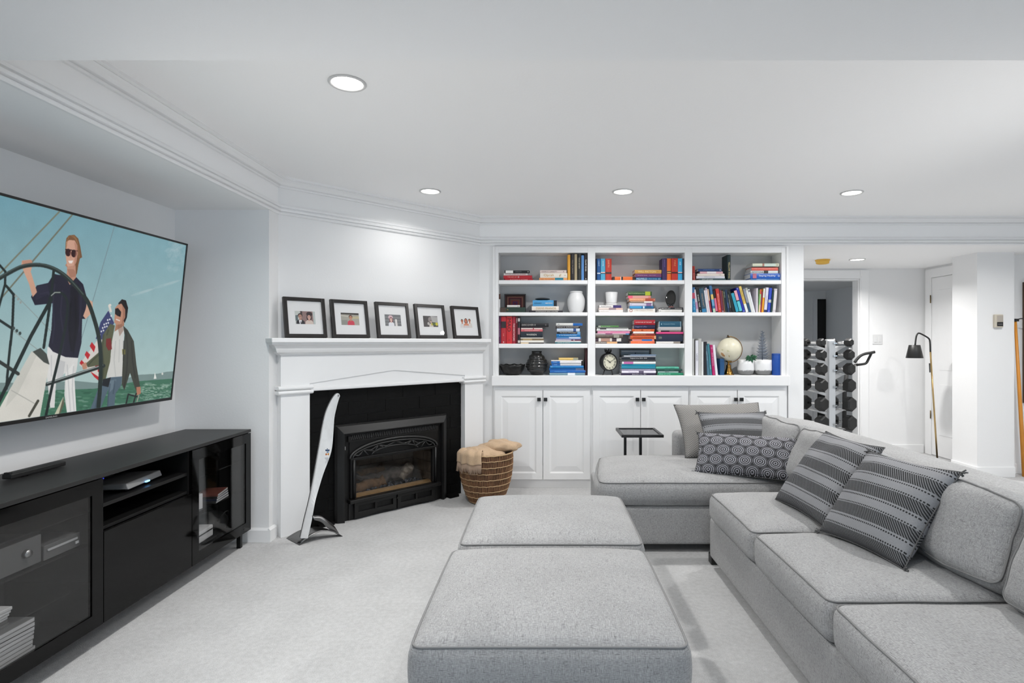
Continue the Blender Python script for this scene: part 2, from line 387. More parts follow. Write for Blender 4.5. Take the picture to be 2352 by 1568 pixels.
# ---- unlit room beyond the doorway
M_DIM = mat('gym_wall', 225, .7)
M_DARK = mat('opening_shade', 24, .8)
YG = 8.9
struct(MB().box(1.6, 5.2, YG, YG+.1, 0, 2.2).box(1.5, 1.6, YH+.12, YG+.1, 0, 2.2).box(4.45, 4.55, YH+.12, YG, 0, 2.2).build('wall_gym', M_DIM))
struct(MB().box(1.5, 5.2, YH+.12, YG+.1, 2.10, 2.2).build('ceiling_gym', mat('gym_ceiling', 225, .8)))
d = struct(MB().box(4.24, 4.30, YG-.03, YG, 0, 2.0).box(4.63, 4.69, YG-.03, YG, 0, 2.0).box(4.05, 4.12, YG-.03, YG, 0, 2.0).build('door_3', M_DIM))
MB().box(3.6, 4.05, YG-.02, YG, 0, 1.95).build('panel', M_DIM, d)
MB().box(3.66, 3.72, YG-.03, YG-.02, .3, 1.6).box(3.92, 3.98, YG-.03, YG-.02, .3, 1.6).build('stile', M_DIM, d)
MB().box(4.305, 4.445, YG-.012, YG, 0, 1.97).build('opening', M_DARK, d)  # dark sheet put on the wall for the shade inside an opening
# ------------------------------------------------------------------ recessed lights
M_LENS = mat('lamp_lens', (255, 252, 246), .4, emit=9)
M_RING = mat('lamp_ring', 200, .4)
LDESC = ['large recessed ceiling light nearest the television niche', 'recessed ceiling light in front of the fireplace corner', 'recessed ceiling light above the middle of the bookcase',
         'recessed ceiling light over the sofa, right of the others', 'recessed light in the lower hall ceiling beside the yellow detector']
for i, (x, y, z) in enumerate(LIGHTS):
    if i > 4: continue
    t = thing('ceiling_light', LDESC[i], 'ceiling light', (x, y, z), group='recessed ceiling lights')
    MB().lathe([(.062, 0), (.078, 0), (.079, -.004), (.074, -.008), (.066, -.006), (.062, 0)], 40).build('ring', M_RING, t)
    MB().lathe([(.0001, -.009), (.03, -.0085), (.055, -.005), (.063, -.0005)], 40).build('lens', M_LENS, t)
# smoke detector, thermostat, light switch
M_YEL = mat('aged_yellow_plastic', (226, 178, 70), .45)
t = thing('smoke_detector', 'small yellowed round smoke detector on the hall ceiling', 'smoke detector', (2.905, 5.88, ZS))
MB().lathe([(.0001, -.045), (.045, -.045), (.062, -.040), (.066, -.015), (.066, -.012), (.0001, -.012)], 28).build('body', M_YEL, t)
MB().lathe([(.0001, -.012), (.072, -.012), (.072, 0), (.0001, 0)], 28).build('base', M_YEL, t)
M_PLATE = mat('switch_plate', 214, .35)
p = W(2015, 779, YH-.001)
t = thing('light_switch', 'white double rocker light switch on the hall wall beside the doorway', 'light switch', p)
MB().box(-.058, .058, -.006, .0005, -.058, .058).build('plate', M_PLATE, t, bevel=.003)
for x in (-.023, .023): MB().box(x-.017, x+.017, -.010, -.006, -.034, .034).build('rocker', M_PLATE, t, bevel=.002)
p = W(2290, 737, CYF-.0005)
t = thing('thermostat', 'beige wall thermostat with a dark display on the white column', 'thermostat', p)
MB().box(-.040, .040, -.028, 0, -.062, .062).build('body', mat('thermostat_beige', (200, 192, 176), .5), t, bevel=.005)
MB().box(-.022, .034, -.032, -.028, -.002, .052).build('cover', mat('thermostat_cover', (176, 168, 158), .5), t, bevel=.002)
MB().box(-.022, .034, -.031, -.028, -.050, -.010).build('display', mat('thermostat_display', 38, .3), t)
for k in range(3): MB().box(-.012+k*.014, -.004+k*.014, -.033, -.031, -.036, -.026).build('button', mat('thermostat_button', 120, .4), t)
# ------------------------------------------------------------------ built-in bookcase and base cabinets
YF = 4.98
def bx(px): return (px-CX)*YF/FPX
def bz(py): return H-(py-CY)*YF/FPX
SHELF_Z = [bz(643), bz(717), bz(789), bz(862)]         # tops of the four levels
BAYS = [(bx(1145), bx(1350)), (bx(1367.3), bx(1573)), (bx(1590), bx(1795))]
M_SHELF = mat('bookcase_paint', 236, .42, spec=.4)
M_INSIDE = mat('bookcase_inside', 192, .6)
case = thing('bookcase', 'white built-in bookcase of three bays above the base cabinets', 'bookcase', (0, 0, 0))
x0, x1 = bx(1137), bx(1805); zt = bz(568)
YI = 5.20                                              # back panel
def up(a, b): MB().box(a, b, YF, YI, SHELF_Z[3], zt).build('upright', M_SHELF, case, bevel=.002)
up(x0, BAYS[0][0]); up(BAYS[0][1], BAYS[1][0]); up(BAYS[1][1], BAYS[2][0]); up(BAYS[2][1], x1)
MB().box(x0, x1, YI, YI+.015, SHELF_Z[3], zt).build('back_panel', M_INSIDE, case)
for b, (a, c) in enumerate(BAYS):
    MB().box(a, c, YF, YI, bz(580), zt).build('top_rail', M_SHELF, case)
    for r, (pt, pb) in enumerate(((643, 652), (717, 725), (789, 799))):
        if b == 2 and r == 2: continue
        MB().box(a+.001, c-.001, YF+.003, YI, bz(pb), bz(pt)).build('shelf', M_SHELF, case, bevel=.003)
# bead round the opening
mb = MB()
mb.box(bx(1132), x0, YF-.012, YB-.001, SHELF_Z[3], bz(566)).box(x1, bx(1810), YF-.012, YB-.001, SHELF_Z[3], bz(566)).box(x0, x1, YF-.012, YB-.001, zt, bz(566))
mb.build('outer_bead', M_SHELF, case, bevel=.005, seg=3)
top = MB().box(BL+.001, BR-.001, YB-.001, YI+.015, bz(885), bz(862)).box(bx(1130), bx(1811), YF-.035, YB-.001, bz(885), bz(862)).build('cabinet_counter', M_SHELF, bevel=.004)
tag(top, 'long white counter ledge between the bookcase and the base cabinets', 'counter')
M_KNOB = mat('black_knob', 22, .35)
zc0, zc1 = .085, bz(885)
CAB = [(1132, 1358.5, 'left'), (1358.5, 1583, 'middle'), (1583, 1809, 'right')]
DOORS = [((1137, 1246), (1248, 1355)), ((1362, 1470), (1472, 1580)), ((1586, 1692), (1694, 1803))]
KNOBS = [(1238, 1253), (1463, 1477.5), (1688, 1701)]
CL = ['white base cabinet behind the wicker basket, left of three', 'white base cabinet behind the small tray table, middle of three', 'white base cabinet behind the sofa corner, right of three']
for i, (a, b, nm) in enumerate(CAB):
    t = thing('base_cabinet', CL[i], 'cabinet', (0, 0, 0), group='base cabinets under the bookcase')
    X0, X1 = bx(a)+.0005, bx(b)-.0005
    mb = MB().box(X0, X1, YF+.012, YF+.40, zc0, zc1-.001)
    mb.build('body', M_SHELF, t)
    MB().box(X0, X1, YF+.03, YF+.38, .001, zc0).build('toe_kick', M_SHELF, t)
    MB().prism([(YF+.014, .09), (YF+.03, .09), (YF+.03, .001), (YF+.022, .001)], X0, X1, 'x').build('plinth', M_SHELF, t)
    for j, (p0, p1) in enumerate(DOORS[i]):
        d0, d1 = bx(p0), bx(p1); z0, z1 = bz(1100), bz(895)
        d = MB(); y = YF; fr = .066
        # frame ring and raised field with sloping border
        d.box(d0, d1, y, y+.012, z0, z1)
        rings = [(0, y-.008), (fr-.012, y-.008), (fr, y-.001), (fr+.006, y-.001), (fr+.05, y-.008), (fr+.05, y-.008)]
        vs = []
        for k, (ins, yy) in enumerate(rings): vs += [(d0+ins, yy, z0+ins), (d1-ins, yy, z0+ins), (d1-ins, yy, z1-ins), (d0+ins, yy, z1-ins)]
        fs = [(k*4+q, k*4+(q+1) % 4, k*4+4+(q+1) % 4, k*4+4+q) for k in range(len(rings)-2) for q in range(4)]
        fs.append(tuple(range((len(rings)-2)*4, (len(rings)-2)*4+4)))
        fs += []
        n = len(vs); vs += [(d0, y+.0005, z0), (d1, y+.0005, z0), (d1, y+.0005, z1), (d0, y+.0005, z1)]
        fs += [(q, (q+1) % 4, n+(q+1) % 4, n+q) for q in range(4)]
        d.add(vs, fs)
        do = d.build('door', M_SHELF, t)
        kx, kz = bx(KNOBS[i][j]), bz(916.5)
        k = MB().lathe([(.0001, 0), (.006, 0), (.005, .012)], 10, M=Matrix.Translation((kx, y-.008, kz)) @ Matrix.Rotation(math.pi/2, 4, 'X'))
        k.box(kx-.0155, kx+.0155, y-.034, y-.018, kz-.0155, kz+.0155)
        k.build('knob', M_KNOB, do, bevel=.004)
# ------------------------------------------------------------------ fireplace corner (local frame: x along the wall, -y into the room)
def fthing(name, label, cat): return thing(name, label, cat, M=FPM.copy())
man = fthing('fireplace_mantel', 'white painted wooden fireplace mantel with two pilasters and a long shelf', 'mantel')
g = .0015                                             # clear of the wall
MB().box(-.105, 1.70, -.185, -g, 1.290, 1.321).build('shelf', M_TRIM, man, bevel=.006, seg=3)
prof = [(.082, 1.205), (.092, 1.207), (.095, 1.215), (.102, 1.218), (.120, 1.226), (.128, 1.240), (.132, 1.252), (.142, 1.266), (.158, 1.276), (.168, 1.280), (.168, 1.2895)]
# bed moulding with mitred returns at both ends
vs = []; n = len(prof)
for o, z in prof: vs += [(-.012-(o-.082), -g, z), (-.012-(o-.082), -o, z), (1.692+(o-.082)*.0, -o, z), (1.692, -g, z)]
fs = [(i*4+q, i*4+q+1, i*4+5+q, i*4+4+q) for i in range(n-1) for q in range(3)]
MB().add(vs, fs).build('bed_moulding', M_TRIM, man)
PED = [(.195, .988), (.195, 1.012), (.824, 1.079), (1.468, 1.012), (1.468, .988)]
MB().prism([(-.012, .953), (.180, .953), (.180, 1.011), (.824, 1.079), (1.496, 1.011), (1.496, .953), (1.692, .953), (1.692, 1.206), (-.012, 1.206)], -.080, -g, 'y').build('frieze', M_TRIM, man, bevel=.002)
MB().prism([(.181, .966), (.181, 1.0105), (.824, 1.0785), (1.495, 1.0105), (1.495, .966)], -.070, -g, 'y').build('pediment_panel', M_TRIM, man)
MB().box(.1815, 1.4945, -.092, -.0705, .958, .985).build('lintel_bead', M_TRIM, man, bevel=.008, seg=3)
for a, b in ((-.012, .180), (1.496, 1.692)):
    MB().box(a, b, -.080, -g, 0, .946).build('pilaster', M_TRIM, man, bevel=.002)
    c = MB()
    for z in (.957, .987):
        c.prism([(-g, z-.012), (-.088, z-.014), (-.100, z-.010), (-.105, z), (-.100, z+.010), (-.088, z+.014), (-g, z+.012)], a-.022, b+.018, 'x', smooth=False)
    c.build('capital', M_TRIM, man, bevel=.003)
# black painted brick surround: every brick its own piece
M_BRICK = mat('black_painted_brick', 15, .5, bump=(60, .15), spec=.12)
M_JOINT = mat('black_joint', 10, .7)
sur = fthing('fireplace_surround', 'black painted brick surround between the mantel pilasters', 'fireplace surround')
sb = MB().box(.181, .418, -.022, -g, 0, .955).box(1.282, 1.495, -.022, -g, 0, .955).box(.418, 1.282, -.022, -g, .602, .955)
sb.build('mortar_bed', M_JOINT, sur)
zr = [0, .095, .19, .285, .38, .475, .57, .665, .762, .858, .955]; bw = .30
for i in range(10):
    x = .181-(bw/2 if i % 2 else 0)
    while x < 1.495:
        a, b = max(x, .181)+.002, min(x+bw, 1.495)-.002
        segs = [(a, b)] if zr[i] > .6 else [(a, min(b, .37)), (max(a, 1.33), b)]
        for p, q in segs:
            if q-p > .02: MB().box(p, q, -.026-.0015*random.random(), -.022, zr[i]+.002, zr[i+1]-.002).build('brick', M_BRICK, sur)
        x += bw
for a, b, y in ((1.330, 1.42, -.10), (.25, .36, -.07)): MB().box(a, b, y, -.028, .001, .021).build('hearth_plate', M_BRICK, sur)
# cast iron gas insert
M_IRON = mat('cast_iron', 14, .42, spec=.35); M_IRON2 = mat('iron_flange', 20, .38, spec=.4); M_BLACK = mat('deep_black', 10, .6)
ins = fthing('gas_fireplace', 'black cast iron gas fireplace insert with an arched screen and glass front', 'fireplace')
f0, f1, fz = .371, 1.329, .700; yb = -.0285
fr = MB()                                             # outer frame with sloping faces: outer ring -> raised ridge -> inner ring
def ring(x0, x1, z1, y): return [(x0, y, .0012), (x0, y, z1), (x1, y, z1), (x1, y, .0012)]
R = [ring(f0, f1, fz, yb), ring(f0, f1, fz, yb-.018), ring(f0+.012, f1-.012, fz-.012, yb-.034), ring(f0+.05, f1-.05, fz-.062, yb-.058), ring(f0+.056, f1-.056, fz-.068, yb-.058), ring(f0+.062, f1-.062, fz-.074, yb-.045), ring(f0+.062, f1-.062, fz-.074, yb)]
vs = sum(R, []); fs = [(k*4+q, k*4+q+1, k*4+5+q, k*4+4+q) for k in range(len(R)-1) for q in range(3)]
fr.add(vs, fs).build('outer_frame', M_IRON2, ins)
i0, i1 = f0+.062, f1-.062
gx0, gx1, gz0, gz1 = .522, 1.178, .158, .432
mb = MB().box(i0, gx0-.045, yb-.02, yb, .0012, .626).box(gx1+.045, i1, yb-.02, yb, .0012, .626).box(gx0-.045, gx1+.045, yb-.02, yb, .555, .626)
mb.build('face_plate', M_IRON, ins)
MB().box(.440, .448, yb-.026, yb-.020, .515, .54).build('switch', mat('switch_grey', 130, .4), ins)
vt = MB().box(.462, 1.236, yb-.040, yb-.02, .570, .582).box(.462, .485, yb-.040, yb-.02, .582, .612).box(1.205, 1.236, yb-.040, yb-.02, .582, .612)
vt.build('vent_rim', M_IRON2, ins)
o = MB().box(.486, 1.204, yb-.0215, yb-.0201, .584, .618).build('vent_recess', M_BLACK, ins)
v = MB()
for k in range(48):
    x = .490+k*(.710/47); v.prism([(x-.003, .584), (x+.003, .584), (x+.009, .614), (x+.003, .614)], yb-.036, yb-.022, 'y')
vo = v.build('vent_fins', mat('iron_fins', 58, .35, spec=.5), ins); vo['kind'] = 'stuff'
# door: side posts, sill, arch and tracery
def arch(t, w0, h, z0, cx=.85):                      # half ellipse
    a = math.pi*(1-t); return (cx+w0*math.cos(a), z0+h*math.sin(a))
for x in (gx0-.045, gx1): MB().box(x, x+.045, yb-.045, yb-.01, .158, .44).build('door_post', M_IRON, ins, bevel=.006, seg=3)
for x in (gx0-.022, gx1+.022): MB().tube([(x, yb-.05, .16), (x, yb-.05, .44)], .010, 10).build('column', M_IRON2, ins)
MB().box(gx0-.062, gx1+.062, yb-.075, yb-.01, .128, .155).build('sill', M_IRON2, ins, bevel=.005)
MB().box(gx0-.045, gx1+.045, yb-.048, yb-.01, .432, .452).build('lintel', M_IRON, ins, bevel=.003)
A_, h_, zb = .375, .112, .448
NA = 28; sp = MB()
top = [(gx0-.05, .560), (gx1+.05, .560)]
for k in range(NA):                                   # spandrel between arch and rectangle
    p, q = arch(k/NA, A_, h_, zb), arch((k+1)/NA, A_, h_, zb)
    sp.prism([p, q, (q[0], .572), (p[0], .572)], yb-.030, yb-.005, 'y')
sp.build('spandrel', M_IRON, ins)
for dr, yy, rr in ((0, .040, .008), (-.022, .036, .006)):
    MB().tube([(x, yb-yy, z) for x, z in (arch(k/NA, A_+dr, h_+dr, zb) for k in range(NA+1))], rr, 8).build('arch_moulding', mat('iron_tracery', 46, .35, spec=.5), ins)
MB().box(gx0-.04, gx1+.04, yb-.006, yb-.001, .45, .566).build('arch_back', M_BLACK, ins)
tr = MB()
def bar(p): tr.tube([(x, yb-.030, z) for x, z in p], .005, 6)
L = [arch(t, A_-.03, h_-.03, zb) for t in (.08, .22, .36, .5, .64, .78, .92)]
low = [arch(k/12, .20, .050, .452) for k in range(13)]
bar(low)
for a, b in ((L[1], (.62, .455)), (L[1], low[2]), (L[2], low[4]), (L[3], low[4]), (L[3], low[8]), (L[4], low[8]), (L[5], low[10]), (L[5], (1.08, .455)), (L[2], low[2]), (L[4], low[10])): bar([a, b])
for a, b in ((L[0], L[1]), (L[1], L[2]), (L[2], L[3]), (L[3], L[4]), (L[4], L[5]), (L[5], L[6])):
    m_ = ((a[0]+b[0])/2, (a[1]+b[1])/2-.020); bar([Vector(p).to_tuple() for p in smoothpath([a+(0,), m_+(0,), b+(0,)], 4)] and [(p.x, p.y) for p in smoothpath([a+(0,), m_+(0,), b+(0,)], 4)])
tr.build('tracery', mat('iron_tracery', 46, .35, spec=.5), ins)
# lower pair of louvred doors with wavy feet
for a, b in ((.505, .846), (.856, 1.195)):
    n = 14; w_ = b-a; lo = [(a+w_*k/n, .012+.018*math.sin(math.pi*min(1, max(0, ((k/n if a < .6 else 1-k/n)-.25)/.75)))**1) for k in range(n+1)]
    d = MB()
    bars = [[(a, .10), (b, .10), (b, .122), (a, .122)], [(a, .05), (a+.03, .05), (a+.03, .10), (a, .10)], [(b-.03, .05), (b, .05), (b, .10), (b-.03, .10)], [(a+w_*.5-.008, .05), (a+w_*.5+.008, .05), (a+w_*.5+.008, .10), (a+w_*.5-.008, .10)], lo+[(b, .055), (a, .055)]]
    for p in bars: d.prism(p, yb-.050, yb-.030, 'y')
    d.build('lower_door', M_IRON2, ins, bevel=.002)
MB().box(.47, 1.23, yb-.028, yb-.001, .003, .126).build('lower_recess', M_BLACK, ins)
MB().tube([(.851, yb-.05, .098), (.851, yb-.066, .098)], .008, 8).build('latch', M_IRON2, ins)
# firebox
M_FIREBRICK = mat('firebrick', (132, 118, 104), .85, vary=(14, .25), bump=(40, .4))
bxo = MB(); bx0, bx1, by = .45, 1.25, .34
bxo.box(bx0-.02, bx1+.02, by, by+.02, .10, .58).box(bx0-.02, bx0, -.02, by, .10, .58).box(bx1, bx1+.02, -.02, by, .10, .58).box(bx0, bx1, -.02, by, .56, .58).box(bx0, bx1, -.02, by, .10, .12)
bxo.build('firebox', M_IRON, ins)
for r in range(5):
    z0, z1 = .122+r*.088, .122+(r+1)*.088-.004
    for k in range(5):
        x = bx0+(k-.5*(r % 2))*.2; a, b = max(x, bx0+.001), min(x+.196, bx1-.001)
        if b-a > .01: MB().box(a, b, by-.012, by-.001, z0, z1).build('firebrick', M_FIREBRICK, ins)
    for k in range(2):
        y0 = -.01+k*.17
        for xx in (bx0, bx1-.012): MB().box(xx+.0005, xx+.0115, y0, y0+.165, z0, z1).build('firebrick', M_FIREBRICK, ins)
MB().box(gx0-.03, gx1+.03, -.022, .045, .121, .163).build('ledge', mat('refractory_tan', (186, 150, 104), .8, vary=(30, .15)), ins, bevel=.004)
def log(name, p, q, r, c):
    p, q = Vector(p), Vector(q); pts = []; rr = []
    for k in range(9):
        t = k/8; pts.append(p.lerp(q, t)+Vector((0, .008*math.sin(k*2.1), .010*math.sin(k*1.7)))); rr.append(r*(1+.16*math.sin(k*2.7+p.x*9)))
    MB().tube(pts, rr, 12).build(name, mat('log_'+c, {'brown': (120, 92, 66), 'grey': (104, 96, 90), 'pale': (150, 138, 124)}[c], .9, vary=(26, .5), bump=(50, .8)), ins)
log('log', (.53, .09, .185), (.84, .10, .200), .040, 'brown')
log('log', (.72, .16, .20), (1.07, .10, .262), .046, 'grey')
log('log', (.56, .25, .23), (.92, .26, .26), .038, 'brown')
log('log', (.98, .10, .20), (1.06, .08, .285), .040, 'pale')
log('log', (.62, .17, .26), (.76, .10, .215), .018, 'grey')
em = MB()
for k in range(150):
    em.sphere((random.uniform(.52, 1.14), random.uniform(.052, .14), .150+random.random()*.022), random.uniform(.006, .012), 6, 4)
eo = em.build('embers', mat('embers', (76, 80, 90), .6, vary=(60, .7)), ins); eo['kind'] = 'stuff'
MB().box(bx0+.002, bx1-.002, .045, .14, .121, .146).build('ember_bed', M_BLACK, ins)
MB().box(gx0, gx1, yb-.016, yb-.013, gz0, gz1).build('glass', glass_mat('fire_glass', 235, ior=1.35), ins)
# ------------------------------------------------------------------ five photographs on the mantel
FPH = [(.003, .283), (.324, .603), (.667, .947), (1.003, 1.285), (1.355, 1.640)]
M_FRAME = mat('dark_frame', (26, 22, 20), .35, spec=.5)
M_MAT = mat('picture_mat', 240, .7)
def photo_canvas(w=220, h=146):
    Y, X = np.mgrid[0:h, 0:w]; return Canvas(X/w*100, (h-1-Y)/h*66)
def person(c, x, y, s, skin, hair, top, long=False):
    if long: c.ell(x, y+1*s, 6.2*s, 8.5*s, hair)
    c.poly([(x-10*s, y+24*s), (x-9*s, y+11*s), (x-4*s, y+7*s), (x+4*s, y+7*s), (x+9*s, y+11*s), (x+10*s, y+24*s)], top)
    c.poly([(x-2*s, y+3*s), (x+2*s, y+3*s), (x+2.4*s, y+9*s), (x-2.4*s, y+9*s)], skin)
    c.ell(x, y-2.2*s, 5*s, 5.6*s, hair); c.ell(x, y, 4.1*s, 5.3*s, skin)
    for dx in (-1.6, 1.6): c.ell(x+dx*s, y-.6*s, .7*s, .45*s, (40, 28, 26))
    c.poly([(x-1.6*s, y+2.4*s), (x+1.6*s, y+2.4*s), (x, y+3.3*s)], (235, 225, 220))
def ph1():
    c = photo_canvas(); c.a[:] = np.array((150, 122, 118))/255
    c.poly([(0, 0), (26, 0), (24, 66), (0, 66)], (205, 210, 205)); c.poly([(2, 22), (14, 20), (14, 50), (2, 50)], (96, 112, 116)); c.poly([(88, 0), (100, 0), (100, 66), (90, 66)], (196, 205, 202)); c.poly([(28, 0), (36, 0), (36, 20), (28, 20)], (60, 48, 50))
    person(c, 25, 28, 2.2, (186, 140, 122), (40, 28, 28), (26, 26, 34)); c.poly([(17, 46), (33, 46), (27, 66), (21, 66)], (238, 236, 238)); c.poly([(25, 52), (28, 52), (28, 66), (25, 66)], (40, 40, 60))
    c.ell(71, 14, 15, 12, (46, 26, 34)); person(c, 69, 30, 2.1, (212, 164, 148), (46, 26, 34), (224, 206, 196), True); return c.a
def ph2():
    c = photo_canvas(); c.a[:] = np.array((176, 172, 160))/255
    c.poly([(0, 0), (100, 0), (100, 10), (0, 8)], (60, 56, 50)); c.poly([(0, 12), (40, 16), (40, 22), (0, 18)], (206, 200, 188)); c.poly([(60, 20), (100, 16), (100, 30), (60, 32)], (200, 188, 150)); c.poly([(0, 40), (34, 38), (34, 66), (0, 66)], (150, 150, 142))
    person(c, 53, 26, 2.0, (196, 138, 108), (74, 44, 40), (214, 62, 84)); return c.a
def ph3():
    c = photo_canvas(); c.a[:] = np.array((120, 122, 124))/255
    for k in range(8): c.line([(0, 6+k*9), (100, 10+k*8)], 2.5, (150, 152, 152) if k % 2 else (98, 100, 104))
    c.ell(36, 16, 14, 12, (220, 190, 196)); person(c, 38, 30, 1.9, (226, 190, 176), (120, 50, 64), (236, 236, 240), True); c.poly([(62, 26), (74, 26), (76, 66), (62, 66)], (232, 226, 222)); return c.a
def ph4():
    c = photo_canvas(); c.a[:] = np.array((70, 66, 66))/255
    c.poly([(52, 0), (100, 4), (100, 40), (56, 36)], (180, 178, 176)); c.ell(46, 22, 12, 16, (150, 142, 140)); person(c, 52, 36, 1.5, (206, 176, 160), (74, 60, 58), (216, 206, 196))
    c.ell(58, 50, 7, 7, (206, 190, 70)); c.ell(90, 48, 9, 10, (212, 200, 60)); c.poly([(62, 40), (80, 40), (80, 56), (62, 56)], (86, 104, 50)); c.ell(34, 46, 8, 9, (192, 186, 182)); return c.a
def ph5():
    c = photo_canvas(); c.a[:] = np.array((240, 242, 240))/255
    person(c, 20, 26, 1.8, (206, 120, 84), (44, 24, 22), (226, 222, 220)); person(c, 78, 22, 1.8, (206, 126, 90), (36, 20, 20), (228, 220, 214)); person(c, 50, 22, 2.1, (212, 126, 92), (86, 34, 30), (224, 150, 118), True); c.poly([(34, 52), (70, 52), (74, 66), (30, 66)], (220, 214, 214)); return c.a
PH = [ph1, ph2, ph3, ph4, ph5]
PL = ['dark framed photograph of a couple, first from the left on the mantel', 'dark framed photograph of a child in red, second on the mantel',
      'dark framed pale grey photograph, in the middle of the mantel row', 'dark framed photograph with yellow flowers, fourth on the mantel', 'dark framed photograph of three people, last at the right of the mantel']
for i, (a, b) in enumerate(FPH):
    s = b-a; hgt = .276; lean = math.radians(10.5)
    t = thing('picture_frame', PL[i], 'picture frame', M=FPM @ Matrix.Translation(((a+b)/2, -.128, 1.3212+.0245*math.sin(lean))) @ Matrix.Rotation(-lean, 4, 'X'), group='framed photographs on the mantel')
    f = MB(); w_ = .024; dp = .024; hx = s/2
    for r in ((-hx, -hx+w_, 0, hgt), (hx-w_, hx, 0, hgt), (-hx+w_, hx-w_, 0, w_), (-hx+w_, hx-w_, hgt-w_, hgt)): f.box(r[0], r[1], 0, dp, r[2], r[3])
    f.build('frame', M_FRAME, t, bevel=.0015)
    MB().box(-hx+w_, hx-w_, .010, .020, w_, hgt-w_).build('mount', M_MAT, t)
    pw, ph_ = .136, .089; cz = hgt*.5
    po = MB().add([(-pw/2, .0095, cz-ph_/2), (pw/2, .0095, cz-ph_/2), (pw/2, .0095, cz+ph_/2), (-pw/2, .0095, cz+ph_/2)], [(0, 1, 2, 3)]).build('photograph', image_mat('photo_print', PH[i](), .4), t)
    planar_uv(po, lambda c, n: (c.x/pw+.5, (c.z-cz)/ph_+.5))
    MB().box(-hx+w_, hx-w_, .004, .006, w_, hgt-w_).build('glass', glass_mat('frame_glass', 252, ior=1.4), t)
# ------------------------------------------------------------------ curved white ski on a steel stand
sk = thing('ski_display', 'curved white wooden ski tip on a steel stand beside the fireplace', 'sculpture', (0, 0, 0))
M_SKI = mat('white_ski', 240, .35, vary=(30, .04)); M_SKIB = mat('ski_base', 84, .35); M_STEEL = mat('brushed_steel', 126, .32, 1)
fl = [(692, 1236), (701, 1195), (712, 1150), (722, 1100), (731, 1050), (738, 1010), (742, 985), (750, 950), (760, 926), (769, 911), (775, 905), (779, 904)]
frr = [(707, 1236), (716, 1195), (722, 1162), (727, 1140), (742, 1090), (757, 1050), (763, 1025), (766, 990), (768, 960), (773, 936), (778, 918), (781, 909)]
def skiY(k, n): t = k/(n-1); return 3.62+.10*math.sin(math.pi*t)*.6+.10*t
n = len(fl); Lp = [W(*fl[k], skiY(k, n)) for k in range(n)]; Rp = [W(*frr[k], skiY(k, n)-.012) for k in range(n)]
Lp = smoothpath(Lp, 4); Rp = smoothpath(Rp, 4); n = len(Lp)
bk = Vector((-.018, .014, .004))
def skin(off0, off1):
    vs = []
    for k in range(n): vs += [Lp[k]+off0, Rp[k]+off0, Rp[k]+off1, Lp[k]+off1]
    fs = [(k*4+q, k*4+(q+1) % 4, k*4+4+(q+1) % 4, k*4+4+q) for k in range(n-1) for q in range(4)]+[(0, 1, 2, 3), tuple((n-1)*4+q for q in range(4))]
    return MB().add(vs, fs)
skin(Vector((0, 0, 0)), bk*.55).build('ski', M_SKI, sk)
skin(bk*.56, bk*1.0).build('ski_base', M_SKIB, sk)
# arched stand plate
P0, P1, P2 = Vector((-1.700, 3.712, 0)), Vector((-1.560, 3.585, 0)), Vector((-1.362, 3.770, 0))
ax = (P2-(P0+P1)/2); pl = MB()
def pf(u, v):
    wdt = (1-u)*1.0+u*.10
    base = (P0+P1)/2+ax*u+(P1-P0)*(v-.5)*(1-u*.72)
    return base+Vector((0, 0, .003+.062*math.sin(math.pi*min(1, u*1.0))**.9))
pl.grid(pf, 14, 4)
po = pl.build('stand_plate', M_STEEL, sk); so = po.modifiers.new('thick', 'SOLIDIFY'); so.thickness = .004; so.offset = 1
wg = MB(); q0, q1, q2 = W(716, 1184, 3.64), W(748, 1192, 3.70), W(780, 1228, 3.772)
arc = smoothpath([q0, W(735, 1184, 3.68), q1, W(766, 1206, 3.745), q2], 5); lowe = smoothpath([W(722, 1194, 3.64), W(738, 1199, 3.68), W(752, 1212, 3.70), W(766, 1222, 3.74), q2+Vector((0, 0, -.004))], 5)
m_ = len(arc); wg.add(arc+lowe, [(k, k+1, m_+k+1, m_+k) for k in range(m_-1)], True)
wo = wg.build('stand_arm', M_STEEL, sk); so = wo.modifiers.new('thick', 'SOLIDIFY'); so.thickness = .004
# emblem on the ski: a small stacked figure in blue and orange over lettering
def skp(px, py): return W(px, py, 3.668)
def patch(pts, c, nm):
    MB().prism([(p.x, p.z) for p in (skp(*q) for q in pts)], 3.6665, 3.668, 'y').build('emblem', mat('emblem_'+nm, c, .5), sk)
patch([(747.5, 1032), (757, 1032), (757, 1035.5), (747.5, 1035.5)], (36, 66, 104), 'navy'); patch([(750.5, 1036.5), (755, 1036.5), (755, 1039), (750.5, 1039)], (60, 110, 160), 'blue')
patch([(748, 1041), (751.5, 1041), (751, 1045), (747.5, 1045)], (196, 110, 50), 'orange'); patch([(752.5, 1040.5), (756, 1040.5), (755.5, 1045), (753, 1045)], (214, 150, 60), 'amber'); patch([(751, 1029.5), (753, 1029.5), (753, 1031.3), (751, 1031.3)], (36, 66, 104), 'navy')
